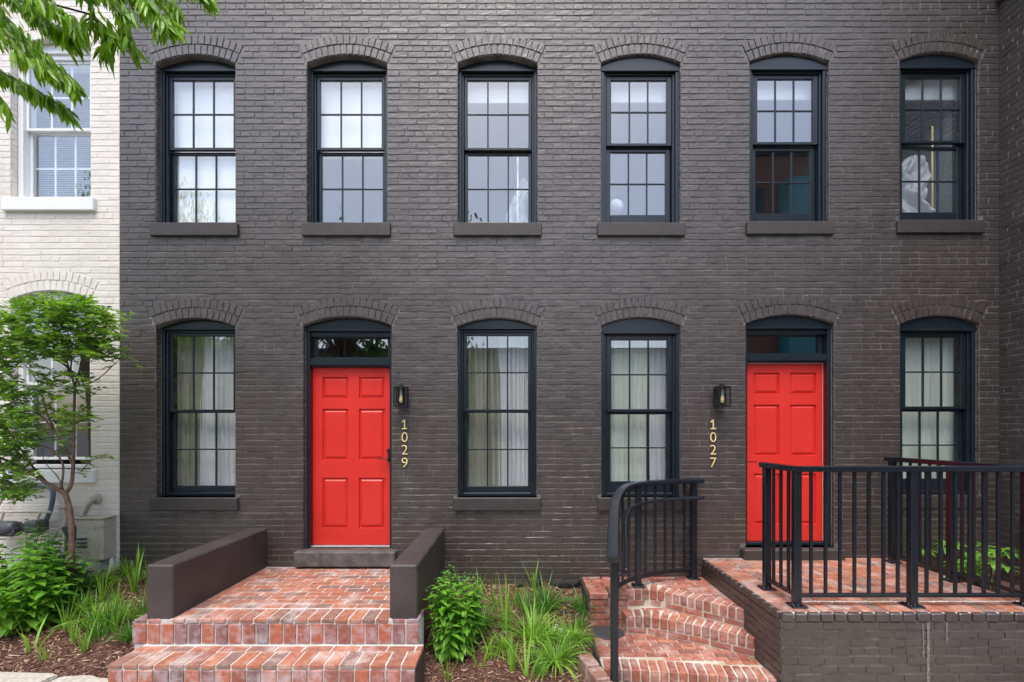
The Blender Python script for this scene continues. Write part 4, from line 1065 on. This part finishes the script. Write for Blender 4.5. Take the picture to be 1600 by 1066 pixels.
# overhanging street tree, upper left
t = thing('street_tree', 'green leafy tree with long hanging leaves reaching in at the upper left', 'tree', (-7.6, -3.1, -.05))
lb, tb = MB(), MB()
trunk = spline([(-7.6,-3.1,-.1),(-7.55,-3.05,1.5),(-7.6,-3.0,3.0),(-7.4,-2.95,4.2),(-7.1,-2.9,5.2),(-7.2,-2.9,6.8)], 6)
tb.tube(trunk, [.13-.09*i/(len(trunk)-1) for i in range(len(trunk))], 10)
tb.build('trunk', M['bark'], t, smooth=True)
tb = MB()
twigs = []
def twig(pts, dens, Lp=(19, 29), spread=5, r0=.006):
    """pts: (px,py,Y) picked points of a real branch path"""
    q = spline([P(*p) for p in pts], 8); tb.tube(q, [r0*(1-.75*i/(len(q)-1)) for i in range(len(q))], 5); twigs.append(q)
    Ls = sum((q[i+1]-q[i]).length for i in range(len(q)-1)); n = int(dens*Ls*165)
    for k in range(n):
        s_ = rnd()**.9; p = near(q, s_); tdir = (near(q, min(1, s_+.03))-near(q, max(0, s_-.03))).normalized()
        p = p+rdir()*spread*.006*abs(random.gauss(.6, .6)); L_ = uni(*Lp)*.0049
        d = (tdir*uni(.2, .9)+Vector((0, 0, -1))*uni(.45, 1.25)+rdir()*.42)
        leaf(lb, p, d, (rdir()+Vector((0,-.7,.6))), L_, L_*uni(.20, .27), fold=.2, curl=uni(0, .25))
twig([(-60,-60,-2.3),(-10,20,-2.3),(60,78,-2.35),(118,132,-2.35)], 2.1)
twig([(-60,20,-2.4),(0,50,-2.4),(60,95,-2.4),(110,128,-2.4)], 1.5)
twig([(-50,90,-2.2),(0,112,-2.2),(40,133,-2.2),(85,158,-2.2),(113,178,-2.2)], 1.7, spread=3.5)
twig([(-40,130,-2.25),(-5,150,-2.2),(6,168,-2.2)], 1.0)
twig([(-50,-80,-2.2),(20,-10,-2.25),(70,30,-2.3),(112,62,-2.3)], 2.0)
twig([(20,-90,-2.4),(55,-20,-2.4),(90,15,-2.4),(130,48,-2.4)], 1.5)
twig([(-60,-40,-2.1),(0,15,-2.1),(30,60,-2.1)], 1.4)
twig([(-60,-90,-2.5),(20,-40,-2.5),(60,5,-2.5)], 1.5)
twig([(90,-100,-2.3),(135,-20,-2.3),(146,22,-2.3),(168,58,-2.25),(172,88,-2.2)], .55, spread=3)
twig([(146,24,-2.3),(128,38,-2.3),(115,48,-2.3)], 1.0)
twig([(146,24,-2.3),(162,40,-2.25),(180,56,-2.25),(160,78,-2.25)], 1.5)
twig([(100,-110,-2.4),(160,-40,-2.35),(188,8,-2.3),(196,50,-2.3),(212,78,-2.3)], 1.1)
twig([(120,-110,-2.3),(190,-30,-2.3),(230,10,-2.3),(262,38,-2.3),(276,42,-2.3)], 1.9)
twig([(150,-100,-2.4),(210,-20,-2.4),(240,18,-2.4),(250,42,-2.4)], 1.6)
twig([(160,-100,-2.2),(225,-35,-2.2),(258,-2,-2.2),(275,20,-2.2)], 1.7)
twig([(200,-120,-2.3),(270,-45,-2.3),(305,-15,-2.3),(330,-4,-2.3)], 1.3, spread=3)
twig([(80,-110,-2.5),(150,-40,-2.5),(170,-8,-2.5),(200,20,-2.5)], 1.3)
twig([(50,-120,-2.4),(110,-40,-2.4),(140,-15,-2.4)], 1.2)
for q in twigs[::1]:   # join each twig to the trunk
    a = q[0]; c = min(trunk, key=lambda v: (v-Vector((a.x, a.y, a.z+.2))).length)
    tb.tube([c, (c+a)/2+Z_*.08, a], [.02, .012, .006], 5)
tb.build('branch', M['twig'], t, smooth=True)
lc = MB()
for _ in range(2600):     # the rest of the crown, above the picture
    v = rdir(); rr = rnd()**.4; p = Vector((-8.2, -5.2, 6.5))+Vector((v.x*1.6, v.y*1.3, v.z*1.2))*rr
    if p.z < 5.35 : continue
    L_ = uni(.09, .13); leaf(lc, p, Vector((uni(-.4,.4), uni(-.4,.4), -1)), rdir(), L_, L_*.3)
base = len(lb.v); lb.v += lc.v; lb.f += [tuple(i+base for i in f) for f in lc.f]; lb.m += lc.m
lb.build('crown', M['leaf_tree'], t)

# crape myrtle before the cream house
YM = -.75
base_p = Vector(P(106, 905, YM)); base_p.z = zg(base_p.x, YM)-.03
t = thing('crape_myrtle', 'small multi-stemmed tree with fine green leaves before the cream house', 'tree', base_p)
tb, lb = MB(), MB()
def stem(pts, r0, r1): 
    q = spline(pts, 6); tb.tube(q, [r0+(r1-r0)*i/(len(q)-1) for i in range(len(q))], 7); return q
f0 = P(109, 800, YM); f1 = P(102, 772, YM); f2 = P(112, 738, YM)
stem([base_p, P(112, 850, YM), f0, f1], .029, .023)
limbs = []
limbs.append(stem([f1, P(112,752,YM), P(115,700,YM), P(116,640,YM+.02), P(117,604,YM)], .019, .010))
limbs.append(stem([P(117,604,YM), P(106,575,YM-.05), P(84,560,YM-.12), P(60,540,YM-.15), P(30,520,YM-.2)], .012, .003))
limbs.append(stem([P(117,604,YM), P(124,580,YM+.08), P(129,555,YM+.12), P(140,510,YM+.15), P(135,478,YM+.15)], .010, .003))
limbs.append(stem([P(117,604,YM), P(150,594,YM-.1), P(178,570,YM-.12), P(195,552,YM-.12)], .007, .002))
limbs.append(stem([P(112,590,YM), P(100,550,YM), P(90,515,YM+.05), P(60,482,YM+.05)], .009, .003))
limbs.append(stem([P(110,585,YM), P(112,540,YM-.1), P(100,500,YM-.1), P(110,475,YM-.1)], .008, .003))
limbs.append(stem([P(113,725,YM), P(95,690,YM-.05), P(70,655,YM-.1), P(45,640,YM-.1), P(10,625,YM-.15)], .012, .003))
limbs.append(stem([P(95,690,YM-.05), P(75,650,YM+.1), P(60,600,YM+.15), P(40,570,YM+.15)], .008, .003))
limbs.append(stem([f1, P(75,756,YM-.05), P(40,735,YM-.1), P(0,715,YM-.15), P(-40,700,YM-.2)], .020, .006))
limbs.append(stem([P(75,756,YM-.05), P(50,728,YM+.05), P(28,695,YM+.1), P(5,660,YM+.1), P(-20,620,YM+.1)], .012, .004))
limbs.append(stem([P(95,765,YM), P(98,725,YM-.1), P(75,700,YM-.15), P(40,690,YM-.2), P(15,680,YM-.2)], .010, .003))
limbs.append(stem([f2, P(125,738,YM-.1), P(140,722,YM-.15), P(155,715,YM-.15), P(178,716,YM-.15)], .006, .002))
limbs.append(stem([P(0,715,YM-.15), P(10,760,YM-.2), P(25,780,YM-.25)], .006, .002))
limbs.append(stem([f1, P(90,745,YM+.1), P(70,722,YM+.15), P(66,700,YM+.15)], .006, .002))
for _ in range(16):
    a = near(random.choice(limbs[:2]+limbs[6:11]), uni(.2, .9)); e = a+Vector((uni(-.2,.2), uni(-.15,.1), uni(-.22,.12)))
    stem([a, (a+e)/2+rdir()*.03, e], .003, .001)
def spray(p, d, L_, nl, ll=.056):
    """twig with paired small leaves"""
    d = d.normalized(); q = [p, p+d*L_*.5+Z_*.01, p+d*L_-Z_*.02]; tb.tube(q, [.0022, .0016, .001], 4)
    for k in range(nl):
        s_ = (k+.6)/nl; pp = near(q, s_)+rdir()*.004
        for sg in (-1, 1):
            side_ = d.cross(Z_); side_ = side_.normalized() if side_.length > .01 else X_
            dd = d*.5+side_*sg*.8+Z_*uni(-.35, .25)+rdir()*.25
            L2 = ll*uni(.7, 1.2); leaf(lb, pp, dd, Z_+rdir()*.5, L2, L2*.56, fold=.15, curl=.1, wide=.45)
blobs = [((75,476),(35,9),14),((125,480),(18,8),9),((55,505),(60,28),60),((115,495),(40,20),40),((150,520),(35,25),34),((30,545),(45,28),48),((95,545),(55,22),46),((150,555),(30,14),20),((25,600),(40,28),26),
         ((90,600),(30,18),14),((60,640),(45,28),22),((110,655),(26,20),12),((20,680),(42,36),50),((75,690),(35,22),12),((10,735),(36,34),44),((28,775),(26,12),20),((-20,600),(40,100),70),((135,615),(10,10),3)]
for (cx_, cy_), (rx_, ry_), n in blobs:
    for _ in range(int(n*2.5)):
        a, r_ = uni(0, 6.28), math.sqrt(rnd()); px, py = cx_+rx_*r_*math.cos(a), cy_+ry_*r_*math.sin(a)
        p = P(px, py, YM+uni(-.38, .3)); d = Vector((uni(-.4, 1), uni(-.7, .7), uni(-.05, .5)))
        if px < 60: d.x -= .5
        spray(p, d, uni(.09, .17), random.choice((3, 4, 5)))
for px, py in ((165,540),(175,528),(188,510),(196,500),(204,492),(165,575),(180,562),(192,560)): spray(P(px-6, py+3, YM-.1), Vector((1, 0, .5)), .09, 4, .042)
for px, py in ((150,595),(198,556),(208,562),(214,571),(220,574)): spray(P(px-6, py-3, YM-.12), Vector((1, 0, -.4)), .06, 3, .036)
for px, py in ((125,735),(130,722),(138,716),(148,715),(160,714),(172,716),(140,728),(128,742)): spray(P(px-4, py, YM-.13), Vector((1, -.1, .1)), .07, 4, .045)
tb.build('trunk', M['bark'], t, smooth=True); lb.build('crown', M['leaf_myrtle'], t)

# leafy bushes
def bush(px, py, Y, nst, rad, h, ll, m, name, label, cat, lean=.25, bottom=.1):
    p0 = P(px, py, Y); p0.z = zg(p0.x, Y) if p0.x < 4.2 else .2
    t = thing(name, label, cat, p0); tb, lb = MB(), MB()
    for k in range(nst):
        a = uni(0, 6.28); r_ = rad*math.sqrt(rnd()); o = Vector((r_*math.cos(a), r_*math.sin(a)*.75, 0))
        hh = h*uni(.6, 1.05)*(1-.3*(r_/rad)**2); tip = p0+o*1.05+Vector((o.x*lean, o.y*lean, hh)); mid = p0+o*.85+Z_*hh*.5
        q = [p0+o*.6, mid, tip]; tb.tube(q, [.006, .005, .002], 5)
        nl = int(hh/.036*(1-bottom)); ang = uni(0, 3.14)
        for i in range(nl):
            s_ = bottom+(1-bottom)*(i+1)/nl; pp = near(q, s_); ang += 1.57+uni(-.25, .25)
            sz = ll*(1 if s_ < .8 else 1-.75*(s_-.8)/.2)*uni(.75, 1.15)
            for sg in (0, math.pi):
                aa = ang+sg; dd = Vector((math.cos(aa), math.sin(aa), .35-.75*(1-s_)+uni(-.2, .2)))
                leaf(lb, pp+Vector((dd.x, dd.y, 0))*.015, dd, Z_, sz, sz*.56, fold=.12, curl=uni(.15, .4), wide=.33)
    tb.build('stem', M['grass_b'], t); lb.build('foliage', m, t)
bush(30, 990, -1.12, 26, .36, .84, .135, M['leaf_bush'], 'leafy_shrub', 'bright green broad-leaved shrub at the left edge of the bed', 'shrub')
bush(76, 965, -.78, 24, .28, .74, .115, M['leaf_bush2'], 'leafy_shrub', 'mid green broad-leaved shrub under the crape myrtle stem', 'shrub')
bush(28, 960, -.60, 18, .32, .82, .115, M['leaf_bush2'], 'leafy_shrub', 'taller broad-leaved shrub in front of the gas meter', 'shrub')
bush(140, 918, -.42, 16, .17, .20, .06, M['leaf_bush'], 'leafy_shrub', 'low round-leaved plant under the utility box', 'shrub')
bush(703, 1045, -1.22, 36, .25, .80, .098, M['leaf_bush'], 'leafy_shrub', 'dense bright green shrub against the right side wall of the stoop', 'shrub', lean=.12, bottom=.06)
bush(745, 985, -.95, 4, .08, .2, .07, M['leaf_bush2'], 'leafy_shrub', 'small broad-leaved seedling right of the dense shrub', 'shrub')
def whorl_bush(p0, n, label):
    t = thing('glossy_shrub', label, 'shrub', p0); tb, lb = MB(), MB(); p0 = Vector(p0)
    for _ in range(n):
        o = Vector((uni(-.45, .45), uni(-.5, .35), 0)); tip = p0+o+Z_*uni(.2, .48); tb.tube([p0+o*.5, tip], [.006, .003], 5)
        for k in range(8):
            a = k*.785+uni(-.2, .2); L_ = uni(.09, .14); leaf(lb, tip, Vector((math.cos(a), math.sin(a), uni(-.3, .35))), Z_, L_, L_*.34, fold=.1, curl=.25, wide=.45)
    tb.build('stem', M['twig'], t); lb.build('foliage', M['leaf_rhodo'], t)
whorl_bush((4.83, -.38, .2), 30, 'glossy green shrub between the porch and the right side wall')

# grass clumps: a few kinds, copied
def clump_mesh(n, L, spread, W, upright, segs=5):
    b = MB()
    for _ in range(n):
        a = uni(0, 6.28); l = L*uni(.55, 1.1); w = W*uni(.7, 1.2); th = uni(.1, 1)*spread
        d0 = Vector((math.cos(a)*th*.35, math.sin(a)*th*.35, 1)).normalized(); out_ = Vector((math.cos(a), math.sin(a), 0))
        p = out_*uni(0, .02)*(1+spread); s_ = Vector((-math.sin(a), math.cos(a), 0)); s_ = (s_+rdir()*.4).normalized(); vs = []; d = d0.copy()
        for k in range(segs+1):
            f = k/segs; ww = w*(1-f**2.2)*.5*(.7+.6*f if f < .5 else 1) if k < segs else .0003
            vs += [p-s_*ww, p+s_*ww]; d = (d+out_*th*(1-upright)*.42-Z_*(1-upright)*.30*f*th*1.6).normalized(); p = p+d*l/segs
        b.add(vs, [(2*k, 2*k+1, 2*k+3, 2*k+2) for k in range(segs)])
    return b
protos = {}
def proto(key, *a):
    me = clump_mesh(*a[:-1]); o = me.build('grass_clump_source', a[-1], None, smooth=False, origin=(0, 0, 0)); protos[key] = o.data; bpy.data.objects.remove(o)
proto('dark', 120, .25, 1.2, .008, .1, M['grass_b']); proto('bright', 170, .22, 1.7, .009, -.25, M['grass_a'])
proto('tall', 22, .40, .45, .014, .55, M['grass_a']); proto('sprig', 12, .20, .6, .010, .5, M['grass_a']); proto('mid', 110, .24, 1.4, .008, -.05, M['grass_a'])
proto('strap', 5, .30, .8, .016, .45, M['grass_a'])
proto('thin', 36, .17, .9, .005, .4, M['grass_b'])
cl = [('dark',852,955,1.15,'dark green grass clump standing tallest against the wall foot'),
 ('tall',792,990,1.0,'tall upright strap grass in the middle of the centre bed'),
 ('mid',832,1002,1.3,'wide mid green grass clump left of the white pebbles'),
 ('bright',868,1036,1.05,'bright arching grass clump at the front of the centre bed'),
 ('bright',897,1000,.85,'bright arching grass clump beside the drain cover'),
 ('dark',750,985,1.1,'dark upright grass right of the dense shrub'),
 ('strap',747,1042,1.0,'few wide strap blades in front of the dense shrub'),
 ('sprig',768,1032,1.0,'small sprig of grass right of the wide strap blades'),
 ('tall',800,1050,.6,'upright grass near the front edge of the centre bed'),
 ('strap',822,1058,1.2,'long leaning strap blades at the front edge of the centre bed'),
 ('sprig',771,952,1.3,'yellow green sprig in the open mulch behind the seedling'),
 ('dark',909,955,.75,'dark grass against the side of the brick pedestal'),
 ('thin',906,985,1.0,'thin dark grass between the pedestal and the bright clump'),
 ('tall',806,948,.55,'short upright grass left of the dark clump at the wall'),
 ('thin',719,925,1.2,'thin grass at the wall foot above the dense shrub'),
 ('sprig',700,1062,.8,'low sprig below the dense shrub'),
 ('sprig',748,930,1.0,'sprig near the wall foot behind the dark upright grass'),
 ('thin',822,960,1.2,'thin dark tuft left of the orange capped stub'),
 ('thin',845,1055,1.1,'thin tuft under the bright clump at the front of the centre bed'),
 ('mid',148,975,1.0,'large grass clump in the middle of the left bed'),
 ('tall',183,950,.55,'upright grass in the left bed near the stoop wall'),
 ('sprig',103,985,1.2,'yellow green sprig left of the large clump in the left bed'),
 ('sprig',114,1003,.9,'small bright sprig in the open mulch of the left bed'),
 ('sprig',132,1020,1.0,'small bright sprig nearest the kerb in the left bed'),
 ('sprig',210,925,1.5,'grass beside the left stoop wall at its middle'),
 ('thin',224,960,1.3,'thin tuft at the front corner of the left stoop wall'),
 ('dark',205,1000,.72,'dark grass clump beside the left end of the top brick step'),
 ('strap',46,1020,1.0,'long strap blades lying toward the kerb in the left bed'),
 ('sprig',71,1034,.7,'single short sprig near the kerb at the left'),
 ('thin',90,962,1.3,'thin arching tuft at the edge of the left shrubs'),
 ('mid',128,955,.8,'grass clump just right of the coneflower in the left bed'),
 ('sprig',160,940,1.3,'yellow green sprig behind the large clump in the left bed'),
 ('mid',198,968,.75,'loose grass clump halfway along the left bed beside the stoop wall'),
 ('thin',150,1000,1.4,'thin dark tuft in front of the large clump in the left bed'),
 ('sprig',182,990,1.1,'sprig of grass just left of the dark clump by the top brick step'),
 ('thin',108,965,1.4,'thin tuft under the coneflower in the left bed'),
 ('sprig',215,905,1.4,'sprig at the wall end of the left bed beside the stoop wall'),
 ('mid',785,1015,.7,'loose grass clump in front of the tall strap grass'),
 ('mid',860,1000,.8,'loose grass clump just below the white pebbles'),
 ('thin',885,1030,1.3,'thin tuft between the two bright arching clumps'),
 ('sprig',835,925,1.2,'sprig at the wall foot left of the tallest dark clump'),
 ('mid',200,897,.75,'grass tuft at the wall foot where the cream and dark houses meet'),
 ('mid',165,915,.8,'grass tuft in the left bed under the flexible conduit'),
 ('thin',125,930,1.5,'thin tuft in front of the mid green shrub'),
 ('mid',232,905,.7,'grass tuft at the wall foot behind the left stoop wall'),
 ('thin',170,985,1.5,'thin sparse tuft right of the large clump in the left bed')]
for k, px, py, sc, lab in cl:
    sc *= 1.45
    p = on_ground(px, py); o = bpy.data.objects.new('grass_clump', protos[k]); COL.objects.link(o)
    o.location = p-Z_*.012; o.rotation_euler = (0, 0, uni(0, 6.28)); o.scale = (sc,)*3
    tag(o, lab, 'grass clump', 'grass clumps in the beds')
p = on_ground(77, 965); t = thing('coneflower', 'single pink coneflower with a dark centre among the left shrubs', 'flower', p)
top_ = P(77, 914, p.y); b = MB(); b.tube([p, (p+top_)/2+X_*.01, top_], .003, 5); b.build('stem', M['grass_b'], t)
b = MB(); b.lathe([(.012,-.004),(.018,.004),(.012,.016),(.002,.02)], top_, 10); b.build('seed_head', M['seed'], t)
b = MB()
for k in range(11): a = k*.571; leaf(b, top_, Vector((math.cos(a), math.sin(a), -.25)), Z_, .042, .014)
b.build('petals', M['petal'], t)

# ------------------------------------------------------------------ the other side of the street (seen in the window glass)
def opp(name, label, x0, x1, y0, h, m, bays=()):
    t = thing(name, label, 'building', ((x0+x1)/2, y0-4, -.6))
    b = MB(); b.box(x0, x1, y0-8, y0, -.6, h); b.build('wall', M[m], t)
    b = MB(); b.box(x0-.1, x1+.1, y0-8, y0+.15, h+.001, h+.25); b.build('roof', M['asphalt'], t)
    z = 1.2
    while z+1.6 < h:
        x = x0+1.2
        while x+1 < x1:
            if not any(a-.3 < x+.5 < c+.3 for a, c in bays):
                b = MB(); b.box(x, x+1, y0-.01, y0+.03, z, z+1.6); b.build('window', M['opp_glass'], t)
            x += 2.4
        z += 3
    for a, c in bays:
        b = MB(); b.box(a, c, y0+.001, y0+1.0, .5, h-1.6); b.build('bay', M['teal'], t)
        z = 1.4
        while z+1.4 < h-1.8:
            b = MB(); b.box(a+.4, c-.4, y0+.98, y0+1.02, z, z+1.3); b.build('bay_window', M['opp_glass'], t); z += 3
opp('apartment_building', 'tall red brick building with a teal bay reflected in the right windows', 11.0, 22, -20.5, 16.5, 'opp_brick', [(14.0, 18.0)])
opp('apartment_building', 'low tan brick building reflected in the ground floor windows', -24, 10.9, -22.5, 6.3, 'opp_tan')
def far_tree(x, y, zc, rx, rz, n, label):
    t = thing('broadleaf_tree', label, 'tree', (x, y, -.6)); tb, lb = MB(), MB()
    tb.tube([(x, y, -.6), (x+.1, y, zc*.5), (x, y, zc)], [.25, .18, .08], 8)
    cl_ = [Vector((x, y, zc))+Vector((v.x*rx, v.y*rx, v.z*rz))*rnd()**.35 for v in (rdir() for _ in range(60))]
    for c in cl_:
        tb.tube([(x, y, zc-rz*.5), (Vector((x, y, zc))+c)/2, c], [.06, .04, .015], 4)
        for _ in range(n//60):
            p = c+rdir()*abs(random.gauss(0, .4))*1.0; L_ = uni(.16, .28); leaf(lb, p, Vector((uni(-1,1), uni(-1,1), -.8)), rdir(), L_, L_*.42)
    tb.build('trunk', M['bark'], t); lb.build('crown', M['leaf_far'], t)
far_tree(-7.4, -15, 7.0, 2.9, 4.4, 9600, 'broad street tree across the road reflected in the left glass')
far_tree(-2.6, -15, 6.8, 1.5, 4.4, 3600, 'narrow street tree across the road reflected in the third windows')
far_tree(-14.5, -15.5, 6.0, 3.0, 3.6, 5400, 'spreading street tree across the road reflected in the leftmost window')
